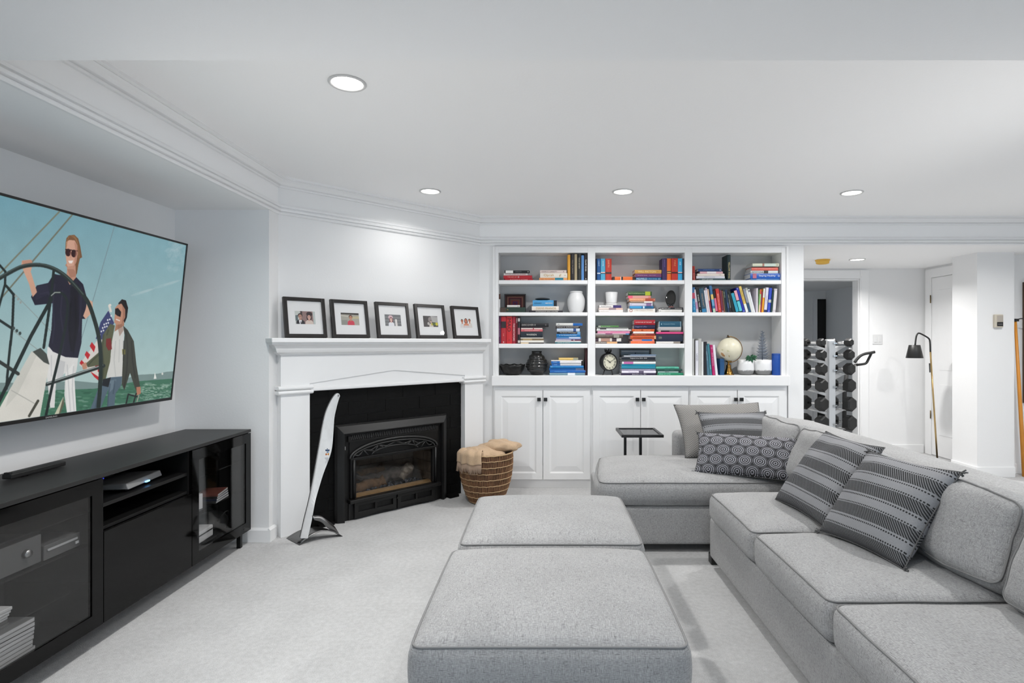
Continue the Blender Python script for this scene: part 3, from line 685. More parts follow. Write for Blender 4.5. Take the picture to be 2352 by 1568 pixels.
# ------------------------------------------------------------------ wall mounted television, tilted down
TA = math.radians(5.9); TW, TH_ = 1.67, .945
TVM = Matrix(((0, -math.cos(TA), math.sin(TA), -2.1975), (1, 0, 0, 2.565), (0, math.sin(TA), math.cos(TA), 1.4158), (0, 0, 0, 1)))
tv = thing('television', 'large flat television tilted down on the niche wall, showing sailors', 'television', M=TVM)
M_TV = mat('tv_bezel', 16, .35); bz_ = .011
mb = MB()
for r in ((-TW/2, -TW/2+bz_, -TH_/2, TH_/2), (TW/2-bz_, TW/2, -TH_/2, TH_/2), (-TW/2+bz_, TW/2-bz_, -TH_/2, -TH_/2+bz_*1.5), (-TW/2+bz_, TW/2-bz_, TH_/2-bz_, TH_/2)): mb.box(r[0], r[1], 0, .03, r[2], r[3])
mb.build('bezel', M_TV, tv, bevel=.0015)
MB().box(-TW/2+.004, TW/2-.004, .03, .045, -TH_/2+.004, TH_/2-.004).box(-.45, .45, .045, .075, -.3, .2).build('back_cover', M_TV, tv, bevel=.004)
MB().box(-.25, .25, .076, .10, -.20, .14).build('wall_bracket', mat('bracket_steel', 60, .4, 1), tv)
# the picture: painted in the screen's own plane
sx0, sx1, sz0, sz1 = -TW/2+bz_, TW/2-bz_, -TH_/2+bz_*1.5, TH_/2-bz_
NW, NH = 1640, 930
gx = sx0+(np.arange(NW)+.5)/NW*(sx1-sx0); gz = sz0+(np.arange(NH)+.5)/NH*(sz1-sz0); GX, GZ = np.meshgrid(gx, gz)
m3 = np.array(TVM); wx = m3[0, 0]*GX+m3[0, 2]*GZ+m3[0, 3]; wy = m3[1, 0]*GX+m3[1, 2]*GZ+m3[1, 3]; wz = m3[2, 0]*GX+m3[2, 2]*GZ+m3[2, 3]
PXX = (CX+FPX*wx/wy)*2.75; PYY = (CY-FPX*(wz-H)/wy-420)*2.75       # measuring grid of the traced drawing
c = Canvas(PXX, PYY)
v = np.clip((PYY-100)/1150, 0, 1)[..., None]
c.a[:] = (np.array((112, 158, 172))*(1-v)+np.array((174, 198, 196))*v)/255
# far shore and sea
c.poly([(-900, 1262), (300, 1262), (480, 1250), (600, 1262), (700, 1265), (880, 1212), (1000, 1205), (1060, 1192), (1140, 1186), (1140, 1700), (-900, 1700)], (120, 142, 140))
c.poly([(-900, 1350), (300, 1310), (600, 1300), (880, 1252), (1140, 1232), (1140, 1700), (-900, 1700)], (64, 112, 90))
for k in range(420):
    x, y = rng.uniform(300, 1120), rng.uniform(1262, 1480); r_ = rng.uniform(4, 16)
    if y > 1245+(1100-x)*.1: c.ell(x, y, r_*1.6, r_*.35, [(92, 138, 112), (48, 92, 74), (128, 160, 146), (56, 104, 80)][rng.integers(4)], .6)
for k in range(120): c.ell(rng.uniform(890, 1090), rng.uniform(1270, 1370), rng.uniform(4, 14), 3, (170, 192, 178), .45)
c.poly([(975, 1238), (983, 1196), (993, 1236)], (230, 232, 226)); c.ell(1030, 1205, 6, 8, (210, 214, 208))
for k in range(90):
    x, y = rng.normal(1120, 32), rng.normal(430, 55); c.ell(x, y, rng.uniform(6, 26), rng.uniform(5, 18), (200, 214, 216), .07, -.5)
for x, y, a_, b_, al in ((905, 690, 80, 9, .18), (925, 684, 45, 6, .2), (1060, 640, 90, 10, .15), (1085, 632, 50, 6, .18)): c.ell(x, y, a_, b_, (206, 216, 216), al, -.3)
# rigging
for p, wd, col in (([(390, 172), (-40, 620)], 10, (120, 124, 108)), ([(470, 192), (-30, 780)], 10, (112, 116, 102)), ([(728, 272), (590, 750), (520, 985)], 4, (118, 140, 146)), ([(40, 640), (340, 950)], 4, (140, 150, 148)), ([(-20, 850), (240, 1050)], 4, (140, 150, 148))): c.line(p, wd, col)
# flag
c.poly([(690, 800), (725, 880), (660, 1000), (652, 1250), (600, 1215), (505, 1150), (625, 985), (640, 910)], (214, 208, 202))
c.poly([(690, 806), (726, 884), (664, 990), (610, 985), (640, 880)], (58, 66, 110))
for a_, b_ in ((0, 0), (22, -28), (44, -54)):
    for q in range(4): c.ell(640+a_+q*9-4, 960+b_-q*22, 5, 6, (220, 222, 226))
for pts in ([(585, 1005), (608, 1035), (598, 1070), (572, 1030)], [(552, 1062), (575, 1085), (560, 1115), (540, 1085)], [(520, 1118), (540, 1140), (520, 1152), (508, 1138)], [(600, 1150), (650, 1100), (656, 1130), (625, 1180)], [(575, 1190), (628, 1225), (628, 1248), (600, 1225)], [(626, 1160), (652, 1180), (650, 1210), (622, 1190)]): c.poly(pts, (186, 34, 44))
c.line([(695, 775), (705, 810)], 14, (220, 214, 206)); c.ell(700, 772, 9, 8, (226, 220, 210))
# woman at the wheel
c.poly([(418, 520), (452, 560), (484, 585), (487, 500), (460, 460)], (180, 128, 104))
c.poly([(425, 350), (440, 332), (475, 328), (500, 352), (512, 400), (524, 470), (510, 478), (500, 520), (492, 570), (482, 590), (480, 520), (430, 500), (418, 440), (420, 380)], (120, 84, 56))
c.poly([(424, 372), (445, 360), (478, 364), (494, 396), (497, 450), (488, 500), (468, 540), (446, 545), (428, 520), (420, 460)], (206, 160, 138))
c.poly([(430, 530), (482, 520), (488, 620), (450, 645), (424, 620)], (190, 142, 120))
c.ell(436, 440, 17, 24, (52, 20, 24)); c.ell(472, 446, 17, 24, (46, 18, 22)); c.line([(420, 420), (495, 430)], 6, (40, 20, 22))
c.poly([(436, 492), (468, 490), (460, 508), (444, 508)], (240, 228, 222))
c.line([(448, 440), (452, 474)], 6, (176, 126, 106), .5)
c.poly([(305, 1035), (420, 1080), (500, 1100), (490, 1180), (470, 1240), (486, 1445), (428, 1452), (412, 1340), (418, 1200), (360, 1250), (350, 1420), (322, 1420), (300, 1200)], (218, 218, 216))
c.poly([(420, 1200), (470, 1140), (488, 1450), (430, 1450)], (228, 228, 226)); c.poly([(360, 1110), (418, 1130), (404, 1230), (366, 1240)], (186, 188, 190), .7)
c.poly([(345, 575), (418, 588), (446, 645), (487, 596), (530, 640), (552, 720), (548, 860), (524, 858), (520, 1010), (498, 1105), (420, 1100), (340, 1065), (312, 1030), (330, 930), (340, 760), (226, 772), (202, 720), (238, 648), (310, 632)], (30, 30, 48))
c.poly([(450, 660), (500, 640), (505, 900), (470, 1090), (440, 1000)], (16, 16, 28), .7); c.poly([(238, 655), (305, 640), (320, 700), (230, 740)], (44, 44, 66), .5)
c.poly([(145, 490), (200, 484), (212, 520), (200, 560), (240, 690), (212, 722), (190, 640), (160, 570), (140, 520)], (206, 160, 136)); c.poly([(145, 492), (206, 486), (212, 512), (150, 520)], (190, 140, 118))
c.poly([(560, 735), (590, 750), (592, 800), (575, 830), (545, 860), (530, 840), (545, 800)], (206, 164, 142))
for p in ([(352, 640), (338, 760), (350, 900), (336, 1010)], [(400, 680), (388, 820), (410, 980), (398, 1080)], [(520, 660), (515, 800), (505, 940)], [(260, 700), (310, 690), (330, 740)]): c.line(p, 9, (52, 52, 74), .45)
for p in ([(452, 760), (440, 900), (455, 1060)], [(482, 720), (486, 900), (470, 1050)]): c.line(p, 11, (10, 10, 20), .5)
c.poly([(474, 372), (494, 396), (497, 450), (488, 500), (470, 538), (478, 470), (482, 420)], (168, 116, 96), .55); c.poly([(430, 545), (470, 545), (482, 560), (484, 590), (450, 600)], (150, 104, 86), .5)
for p in ([(440, 340), (430, 370), (424, 410)], [(470, 332), (490, 360), (502, 420), (505, 470)], [(455, 332), (480, 350), (495, 380)]): c.line(p, 6, (158, 116, 78), .6)
for p in ([(430, 1150), (440, 1300), (450, 1440)], [(470, 1160), (462, 1300), (474, 1440)], [(330, 1090), (330, 1220)]): c.line(p, 8, (186, 188, 190), .6)
# man
c.poly([(740, 870), (788, 860), (790, 930), (760, 985), (728, 940)], (170, 124, 100))
c.poly([(752, 760), (775, 735), (800, 742), (814, 790), (806, 850), (792, 885), (782, 860), (760, 790)], (28, 24, 26))
c.poly([(748, 770), (772, 762), (796, 800), (796, 850), (770, 895), (745, 900), (726, 880), (730, 830), (732, 790)], (190, 140, 116))
c.poly([(732, 795), (750, 790), (770, 815), (766, 846), (748, 840), (732, 828)], (26, 22, 26)); c.line([(740, 862), (760, 870)], 7, (226, 216, 210))
c.poly([(726, 940), (790, 900), (778, 1230), (680, 1230), (690, 1080)], (208, 208, 204))
c.poly([(700, 890), (730, 900), (712, 1000), (700, 1130), (672, 1240), (645, 1270), (640, 1150), (560, 1165), (548, 1140), (640, 1060), (655, 960)], (88, 92, 70))
c.poly([(782, 900), (812, 930), (850, 1000), (866, 1150), (890, 1290), (862, 1310), (826, 1200), (790, 1310), (774, 1270), (782, 1080), (792, 960)], (60, 62, 54))
c.poly([(676, 985), (705, 980), (712, 1050), (690, 1058), (674, 1030)], (120, 40, 40)); c.poly([(776, 1050), (796, 1052), (796, 1084), (778, 1084)], (120, 116, 60))
c.poly([(520, 1145), (550, 1132), (556, 1172), (530, 1180)], (190, 140, 116)); c.poly([(866, 1290), (892, 1286), (894, 1330), (868, 1342)], (176, 120, 96))
c.poly([(655, 1245), (700, 1228), (776, 1222), (770, 1280), (735, 1330), (726, 1420), (680, 1425), (690, 1300), (640, 1425), (575, 1430), (610, 1340), (635, 1270)], (84, 102, 116)); c.poly([(690, 1250), (740, 1240), (720, 1300), (690, 1330)], (116, 134, 146), .6); c.poly([(655, 1240), (705, 1228), (690, 1290), (650, 1280)], (30, 34, 40))
for p in ([(660, 960), (650, 1060), (662, 1160), (650, 1250)], [(690, 930), (680, 960)], [(640, 1075), (590, 1120), (560, 1155)]): c.line(p, 9, (58, 62, 46), .6)
for p in ([(800, 930), (812, 1060), (806, 1180), (790, 1290)], [(835, 1000), (842, 1120), (858, 1230)], [(788, 1000), (784, 1120)]): c.line(p, 9, (40, 42, 38), .6)
for p in ([(735, 1000), (725, 1120), (735, 1220)], [(760, 990), (756, 1130)]): c.line(p, 7, (180, 182, 180), .6)
c.poly([(776, 765), (796, 800), (796, 850), (772, 893), (782, 840)], (146, 100, 82), .6); c.poly([(745, 895), (775, 890), (786, 930), (760, 970)], (136, 94, 76), .5)
for p in ([(700, 1270), (690, 1340), (684, 1420)], [(730, 1250), (720, 1330)], [(630, 1320), (606, 1420)]): c.line(p, 8, (62, 78, 92), .6)
# pedestal, rails and wheel
DK = (26, 38, 38)
c.line([(300, 1272), (660, 1155)], 22, (36, 46, 46)); c.line([(302, 1266), (655, 1150)], 5, (176, 184, 182))
c.poly([(206, 1062), (316, 1150), (258, 1475), (-40, 1560), (-40, 1500), (70, 1300)], (216, 214, 206)); c.poly([(206, 1062), (240, 1085), (120, 1330), (40, 1420), (70, 1300)], (196, 196, 188), .7); c.line([(78, 1310), (236, 1400)], 5, (170, 170, 164))
c.poly([(212, 1066), (262, 1042), (300, 1080), (318, 1148), (282, 1132)], (66, 72, 68)); c.line([(190, 1472), (246, 1376)], 16, (70, 70, 62))
c.poly([(350, 1462), (405, 1350), (412, 1390), (385, 1462)], (196, 196, 172)); c.poly([(376, 1462), (404, 1356), (412, 1390), (385, 1462)], (96, 96, 80))
c.line([(0, 515), (40, 560), (38, 640), (-10, 820)], 14, DK); c.line([(45, 650), (92, 705), (85, 900), (60, 1130), (46, 1300)], 16, DK); c.line([(-20, 852), (80, 918)], 16, DK); c.line([(-20, 1115), (120, 1205)], 22, (44, 50, 48))
for k in range(3): c.ell(92+k*20, 918+k*16, 9, 11, (60, 72, 72)); c.ell(104+k*16, 715+k*20, 7, 8, (150, 158, 154))
wheel = smoothpath([(-60, 640, 0), (60, 570, 0), (150, 528, 0), (250, 518, 0), (340, 540, 0), (420, 590, 0), (500, 672, 0), (560, 752, 0), (600, 860, 0), (630, 980, 0), (642, 1120, 0), (636, 1300, 0), (626, 1420, 0)], 6)
c.line([(p.x, p.y) for p in wheel], 25, (34, 46, 44)); c.line([(p.x-2, p.y-7) for p in wheel[:40]], 7, (72, 86, 84))
c.line([(345, 555), (325, 740), (282, 1040)], 17, DK); c.line([(330, 735), (200, 970), (60, 1260), (-20, 1420)], 22, DK)
arcp = smoothpath([(318, 730, 0), (350, 695, 0), (400, 700, 0), (432, 760, 0), (420, 900, 0), (380, 1090, 0), (340, 1260, 0), (296, 1468, 0)], 6); c.line([(p.x, p.y) for p in arcp], 17, DK)
c.line([(330, 712), (352, 692), (385, 692)], 7, (150, 156, 152))
c.line([(800, 1400), (815, 1335), (870, 1350)], 9, (26, 32, 32)); c.line([(845, 1400), (865, 1330)], 9, (26, 32, 32)); c.line([(870, 1380), (882, 1340)], 7, (150, 150, 140))
for _ in range(2):                                    # soften like a video frame, with a little tonal variation
    for ax in (0, 1): c.a = (np.roll(c.a, 1, ax)+2*c.a+np.roll(c.a, -1, ax))/4
low = rng.normal(0, 1, (24, 42)); yy = np.linspace(0, 22.99, NH); xx = np.linspace(0, 40.99, NW); y0 = yy.astype(int); x0_ = xx.astype(int); fy = (yy-y0)[:, None]; fx = (xx-x0_)[None]
low = low[y0][:, x0_]*(1-fy)*(1-fx)+low[y0+1][:, x0_]*fy*(1-fx)+low[y0][:, x0_+1]*(1-fy)*fx+low[y0+1][:, x0_+1]*fy*fx
c.a *= (1+.009*low+rng.normal(0, .014, (NH, NW)))[..., None]
scr = MB().add([(sx0, .004, sz0), (sx1, .004, sz0), (sx1, .004, sz1), (sx0, .004, sz1)], [(0, 1, 2, 3)]).build('screen', image_mat('screen_picture', c.a, .25, emit=.86/2**EXPOSURE, spec=.25), tv)
planar_uv(scr, lambda p, n: ((p.x-sx0)/(sx1-sx0), (p.z-sz0)/(sz1-sz0)))
text('SAMSUNG', .075, .0075, mat('tv_lettering', 205, .4), tv, Matrix.Translation((0, -.0016, -TH_/2+.0085)), 'lettering')
# ------------------------------------------------------------------ low black media unit (local frame: x along the wall, -y into the room)
BXF, BY0, BY1 = -1.885, 1.787, 3.587
UM = Matrix(((0, -1, 0, BXF), (1, 0, 0, BY0), (0, 0, 1, 0), (0, 0, 0, 1)))
M_UNIT = mat('black_brown_unit', 15, .42, spec=.35, vary=(8, .15)); M_GLOSS = mat('black_gloss_front', 5, .06, spec=.2); M_UNITIN = mat('unit_inside', 66, .55)
un = thing('media_unit', 'long low black media unit with glass doors standing under the television', 'tv stand', M=UM)
DPT = .40; U = .60
MB().box(-.001, 3*U+.001, -.018, DPT, .722, .740).build('top', mat('unit_top', 34, .42, spec=.4, vary=(5, .12)), un, bevel=.0015)
MB().box(0, 3*U, 0, DPT, .100, .118).build('bottom', M_UNIT, un)
for x in (0, U-.009, 2*U-.009, 3*U-.018): MB().box(x, x+.018, 0, DPT, .118, .722).build('side', M_UNIT, un)
MB().box(.018, 3*U-.018, DPT-.008, DPT, .118, .722).build('back', M_UNITIN, un)
for x in (.03, 3*U-.055):
    for y in (.02, DPT-.05): MB().box(x, x+.025, y, y+.025, 0, .100).build('leg', M_UNIT, un, bevel=.002)
MB().box(U+.009, 2*U-.009, .004, DPT-.009, .588, .604).build('shelf', M_UNIT, un)
MB().box(U+.009, 2*U-.009, .004, DPT-.009, .492, .506).build('shelf', M_UNIT, un)
MB().box(U+.002, 2*U-.002, -.018, -.001, .104, .490).build('flap_front', M_GLOSS, un, bevel=.0015)
M_PANE = glass_mat('smoked_glass', 238, ior=1.5); M_SHG = glass_mat('shelf_glass', 235)
for k in (0, 2):
    a, b = k*U+.002, (k+1)*U-.002; z0, z1 = .104, .718
    d = MB(); t = .058
    for r in ((a, a+t, z0, z1), (b-t, b, z0, z1), (a+t, b-t, z0, z0+t), (a+t, b-t, z1-t, z1)): d.box(r[0], r[1], -.018, -.001, r[2], r[3])
    do = d.build('glass_door', M_GLOSS, un)
    MB().box(a+t, b-t, -.014, -.010, z0+t, z1-t).build('pane', M_PANE, do)
    for z in (.28, .44, .58) if k == 0 else (.35, .54):
        MB().box(k*U+.010, (k+1)*U-.019, .03, DPT-.02, z, z+.006).build('glass_shelf', M_SHG, un)
def onunit(name, label, cat, x, y, z, rot=0): return thing(name, label, cat, M=UM @ Matrix.Translation((x, y, z)) @ Matrix.Rotation(rot, 4, 'Z'))
M_GREY = mat('device_grey', 96, .4); M_DARKD = mat('device_dark', 58, .4); M_WHT = mat('white_case', 226, .5); M_BLK = mat('matt_black', 18, .5)
# things in and on it
t = onunit('sensor_bar', 'slim black sensor bar lying on the media unit top', 'sensor bar', .60, .27, .7402)
MB().box(-.13, .13, -.02, .02, .004, .024).build('bar', M_BLK, t, bevel=.004); MB().box(-.05, .05, -.015, .015, 0, .004).build('foot', M_BLK, t)
MB().box(-.128, -.118, -.012, .012, .024, .030).build('end_bump', M_BLK, t)
t = onunit('wifi_box', 'slanted grey box with a small blue light on the open middle shelf', 'router', .93, .12, .6045, .12)
mb = MB().prism([(-.08, .012), (.08, .012), (.10, .034), (-.07, .040)], -.14, .14, 'x'); mb.build('body', mat('box_grey', 128, .35), t, bevel=.004)
MB().box(-.11, .11, -.05, .05, 0, .012).build('foot', M_BLK, t); MB().box(-.012, .016, -.088, -.080, .014, .020).build('led', mat('blue_led', (120, 190, 255), .4, emit=3), t)
t = onunit('disc_player', 'dark disc player at the back of the open middle shelf, under the top', 'player', .88, .30, .6045)
MB().box(-.12, .12, -.06, .06, .006, .050).build('body', M_BLK, t, bevel=.003); MB().box(-.1, .1, -.05, .05, 0, .006).build('foot', M_BLK, t); MB().box(.04, .05, -.062, -.060, .030, .036).build('led', mat('blue_led_dim', (60, 70, 200), .4, emit=1), t)
t = onunit('receiver', 'grey audio receiver with a round knob behind the left glass door', 'receiver', .20, .16, .4465)
MB().box(-.17, .17, -.12, .14, .008, .115).build('body', M_GREY, t, bevel=.003)
for x in (-.14, .14): MB().box(x-.015, x+.015, -.1, .1, 0, .008).build('foot', M_BLK, t)
MB().lathe([(.0001, .014), (.014, .014), (.016, 0), (.0001, 0)], 18, M=Matrix.Translation((.105, -.12, .062)) @ Matrix.Rotation(math.pi/2, 4, 'X')).build('knob', mat('knob_silver', 190, .3, 1), t)
MB().box(-.165, -.02, -.122, -.120, .04, .10).build('display', M_DARKD, t)
t = onunit('set_top_box', 'flat grey set top box with a slot beside the receiver, left glass door', 'set top box', .465, .14, .4465)
MB().box(-.085, .085, -.10, .10, .005, .062).build('body', M_GREY, t, bevel=.003); MB().box(-.06, .06, -.08, .08, 0, .005).build('foot', M_BLK, t)
MB().box(-.07, .07, -.103, -.100, .038, .046).build('slot', mat('slot_light', 190, .4), t); MB().box(.06, .075, -.103, -.100, .020, .030).build('button', M_WHT, t)
def case_(name, label, x, y, z, w, d, h, m, rot, grp):
    t = onunit(name, label, 'disc case', x, y, z, rot); t['group'] = grp
    MB().box(-w/2, w/2, -d/2, d/2, 0, h).build('case', m, t, bevel=.0015)
    MB().box(-w/2+.003, w/2-.003, -d/2-.0006, -d/2, .002, h-.002).build('paper_sleeve', mat('sleeve_%d' % random.randint(0, 3), random.choice([196, 210, 178, 222]), .5), t)
OR = ['bottom', 'second from bottom', 'third from bottom', 'fourth from bottom', 'fifth from bottom', 'sixth from bottom', 'seventh from bottom', 'eighth from bottom', 'ninth from bottom', 'tenth from bottom']
M_CASE = mat('grey_disc_case', 150, .4); M_CASED = mat('dark_disc_case', 52, .4)
z = .1185
for k in range(8):
    hh = .0155
    case_('disc_case', ('dark' if k == 5 else 'pale grey')+' disc case, '+(OR[k] if k < 7 else 'topmost')+' of the stack low behind the left glass door', .27+random.uniform(-.006, .006), .13, z, .19, .136, hh, M_CASED if k == 5 else M_CASE, random.uniform(-.05, .05), 'disc cases behind the left glass door'); z += hh+.0004
z = .2865
for k in range(4):
    case_('booklet', 'white booklet, '+['bottom', 'second', 'third', 'topmost'][k]+' of the pile on the lower glass shelf, left door', .16+k*.004, .13, z, .20, .14, .011, M_WHT, .10-.05*k, 'white booklets on the glass shelf'); z += .0114
t = onunit('white_box', 'white box on the upper glass shelf behind the right glass door', 'box', 1.325, .10, .3565, -.1)
MB().box(-.075, .075, -.05, .08, 0, .085).build('carton', M_WHT, t, bevel=.003); MB().box(-.02, .02, -.0512, -.05, .01, .075).build('strap', mat('box_strap', 150, .5), t)
z = .3565
for k in range(4):
    case_('game_case', ['dark', 'navy', 'black', 'coloured'][k]+' flat case, '+OR[k]+' of the small pile beside the white box', 1.56, .09, z, .17, .12, .013, [M_CASED, mat('case_navy', (30, 36, 60), .4), M_BLK, mat('case_red', (120, 70, 60), .4)][k], .12+.03*k, 'flat cases behind the right glass door'); z += .0134
t = onunit('white_box', 'flat white box lying low behind the right glass door', 'box', 1.36, .13, .1685, .06)
MB().box(-.09, .12, -.10, .10, .006, .070).build('body', M_WHT, t, bevel=.006); MB().box(-.07, .10, -.08, .08, 0, .006).build('foot', M_BLK, t); MB().box(-.08, .11, -.102, -.100, .045, .052).build('tray_slot', M_DARKD, t)
t = onunit('black_pouch', 'black pouch slumped behind the right glass door', 'pouch', 1.625, .14, .1185)
MB().sphere((0, 0, .075), .1, 20, 12, (1.25, .9, .74)).build('pouch', M_BLK, t)
MB().tube(smoothpath([(-.06, -.08, .11), (-.02, -.10, .15), (.04, -.09, .14), (.07, -.07, .10)], 5), .004, 6).build('strap', M_BLK, t)
t = onunit('black_tray', 'flat black tray under the low white box, right glass door', 'tray', 1.36, .13, .1185)
MB().box(-.10, .13, -.11, .11, 0, .0495).build('tray', M_BLK, t, bevel=.004); MB().box(-.08, .11, -.1105, -.1095, .012, .035).build('front_panel', M_DARKD, t)
t = onunit('yellow_ball', 'small lime yellow and white ball low behind the right glass door', 'ball', 1.265, .045, .1455)
MB().sphere((0, 0, 0), .026, 18, 12).build('ball', mat('lime_yellow', (196, 214, 96), .6, vary=(60, .2)), t); MB().tube([(0.0262*math.cos(a)*.9, .0262*math.sin(a)*.9-.002, .0115*math.sin(a*2)) for a in [k*math.pi/8 for k in range(16)]], .0018, 6, True).build('seam', M_WHT, t)
# ------------------------------------------------------------------ upholstery
def fabric(name, c, amt=1.0, sc=1.0):
    m = bpy.data.materials.new(name); m.use_nodes = True; nt = m.node_tree; b = nt.nodes['Principled BSDF']
    b.inputs['Roughness'].default_value = .95; b.inputs['Specular IOR Level'].default_value = .12
    b.inputs['Sheen Weight'].default_value = .15; b.inputs['Sheen Roughness'].default_value = .6
    uv = nt.nodes.new('ShaderNodeUVMap')
    def n(sx, sy, det=2, z=0):
        mp = nt.nodes.new('ShaderNodeMapping'); mp.inputs['Scale'].default_value = (sx*sc, sy*sc, 1); mp.inputs['Location'].default_value = (z, z*.7, 0)
        t = nt.nodes.new('ShaderNodeTexNoise'); t.noise_dimensions = '2D'; t.inputs['Scale'].default_value = 1; t.inputs['Detail'].default_value = det
        nt.links.new(uv.outputs[0], mp.inputs[0]); nt.links.new(mp.outputs[0], t.inputs['Vector']); return t.outputs['Fac']
    def ramp(x, lo, hi, a, bb):
        r = nt.nodes.new('ShaderNodeMapRange'); r.inputs[1].default_value = lo; r.inputs[2].default_value = hi; r.inputs[3].default_value = a; r.inputs[4].default_value = bb
        nt.links.new(x, r.inputs[0]); return r.outputs[0]
    def mul(x, y, op='MULTIPLY'):
        q = nt.nodes.new('ShaderNodeMath'); q.operation = op; nt.links.new(x, q.inputs[0]); nt.links.new(y, q.inputs[1]); return q.outputs[0]
    weave = mul(ramp(n(420, 70), .3, .7, 1-.20*amt, 1+.20*amt), ramp(n(70, 420, z=3), .3, .7, 1-.20*amt, 1+.20*amt))
    slub = mul(ramp(n(26, 330, 1, 7), .64, .80, 1, 1-.55*amt), ramp(n(300, 22, 1, 11), .64, .80, 1, 1-.45*amt))
    pale = mul(ramp(n(330, 16, 1, 17), .62, .78, 1, 1+.28*amt), ramp(n(3, 3, 2, 5), .3, .7, .95, 1.05))
    f = mul(mul(weave, slub), pale)
    mx = nt.nodes.new('ShaderNodeMix'); mx.data_type = 'RGBA'; mx.blend_type = 'MULTIPLY'; mx.inputs[0].default_value = 1; mx.inputs[6].default_value = rgb(c)
    nt.links.new(f, mx.inputs[7]); nt.links.new(mx.outputs[2], b.inputs['Base Color'])
    bp = nt.nodes.new('ShaderNodeBump'); bp.inputs['Strength'].default_value = .35; bp.inputs['Distance'].default_value = .003
    nt.links.new(weave, bp.inputs['Height']); nt.links.new(bp.outputs[0], b.inputs['Normal'])
    return m
M_SOFA = fabric('grey_linen', 157, .8, 1.35); M_PIPE = mat('linen_piping', 132, .9, spec=.1); M_LEGB = mat('sofa_foot', 26, .4)
def cushion(name, parent, c, h, r, crown=.02, bulge=.01, rot=0, n=10, wr=.0, seed=0, pipes=('top',), warp=None):
    """boxed cushion with welted seams, centre c, half sizes h"""
    hx, hy, hz = h
    def df(x, y, z):
        u, v, w_ = max(-1, min(1, x/hx)), max(-1, min(1, y/hy)), max(-1, min(1, z/hz))
        dz = crown*(1-u**4)*(1-v**4)*w_
        dx = bulge*u*(1-w_*w_)*(1-v**6); dy = bulge*v*(1-w_*w_)*(1-u**6)
        p = Vector((x+dx, y+dy, z+dz))
        if wr: p += (mnoise.noise_vector(Vector((x*6+seed, y*6, z*6)))+(mnoise.noise_vector(Vector((x*17+seed, y*13, z*13)))*.45 if wr > .01 else Vector()))*wr
        return warp(p) if warp else p
    o = rbox(hx, hy, hz, r, n, 5, df).build(name, M_SOFA, parent, merge=True, smooth=True)
    box_uv(o); o.location = c; o.rotation_euler = rot if hasattr(rot, '__len__') else (0, 0, rot)
    for sd in pipes:
        sg = 1 if sd == 'top' else -1; k = r*.25; pts = []
        zz = sg*(hz-k); q = r-k; ix, iy = hx-r, hy-r
        for s, (cx, cy) in enumerate(((ix, iy), (-ix, iy), (-ix, -iy), (ix, -iy))):
            for t in range(6):
                a = math.pi/2*(s+t/5); pts.append(df(cx+q*math.cos(a), cy+q*math.sin(a), zz))
            nx, ny = ((-ix, iy), (-ix, -iy), (ix, -iy), (ix, iy))[s]; a = math.pi/2*(s+1)
            for t in range(1, 14):
                f = t/14; pts.append(df(cx+(nx-cx)*f+q*math.cos(a), cy+(ny-cy)*f+q*math.sin(a), zz))
        p = MB().tube(pts, .0036, 6, True).build('piping', M_PIPE, o)
    return o
def block(name, parent, x0, x1, y0, y1, z0, z1, r=.02, fn=None, n=8):
    c = Vector(((x0+x1)/2, (y0+y1)/2, (z0+z1)/2))
    o = rbox((x1-x0)/2, (y1-y0)/2, (z1-z0)/2, r, n, 4, fn).build(name, M_SOFA, parent, merge=True, smooth=True)
    box_uv(o); o.location = c; return o
# ---- two ottomans pushed together
OTL = ['grey linen ottoman in the foreground, nearest to the camera', 'grey linen ottoman behind the front one, towards the bookcase']
for i, (xc, yc, hx, hy) in enumerate(((.016, 1.95, .398, .375), (.03, 2.748, .394, .372))):
    t = thing('ottoman', OTL[i], 'ottoman', (xc, yc, 0), group='pair of ottomans')
    cushion('cushion', t, (0, 0, .360), (hx, hy, .084), .035, .044, .020, n=12)
    block('base', t, -hx+.008, hx-.008, -hy+.008, hy-.008, .05, .275, .025)
    for sx in (-1, 1):
        for sy in (-1, 1): MB().lathe([(.0001, 0), (.020, 0), (.026, .0535), (.0001, .0535)], 12, (sx*(hx-.08), sy*(hy-.08), 0)).build('foot', M_LEGB, t)
# ---- sectional sofa
XF, XO = .935, 1.975                                   # seat front, back outer face
sofa = thing('sectional_sofa', 'grey linen corner sofa with a chaise, facing the fireplace', 'sofa', (0, 0, 0))
Y0, Y1, YC0, YC1 = .50, 3.40, 3.425, 4.30
block('base', sofa, XF+.02, 1.80, Y0+.02, 3.26, .055, .285, .02)
block('chaise_base', sofa, .36, 1.80, YC0+.025, YC1+.08, .052, .285, .02)
SEATS = [(2.53, 3.205), (1.852, 2.526), (1.174, 1.848), (.52, 1.170)]
for a, b in SEATS:
    cushion('seat_cushion', sofa, ((XF+1.72)/2, (a+b)/2, .366), ((1.72-XF)/2, (b-a)/2-.002, .078), .042, .022, .012, n=12, wr=.004, seed=a*7)
def chw(p):                                            # far left corner of the chaise is softer
    t = max(0, min(1, (p.y+.2)/.6)); s = max(0, min(1, (-p.x)/.7))
    return Vector((p.x+.075*t*s, p.y, p.z-.012*t))
cushion('chaise_cushion', sofa, (1.015, 3.8475, .370), (.685, .4225, .078), .066, .028, .012, n=14, wr=.003, seed=3, warp=chw)
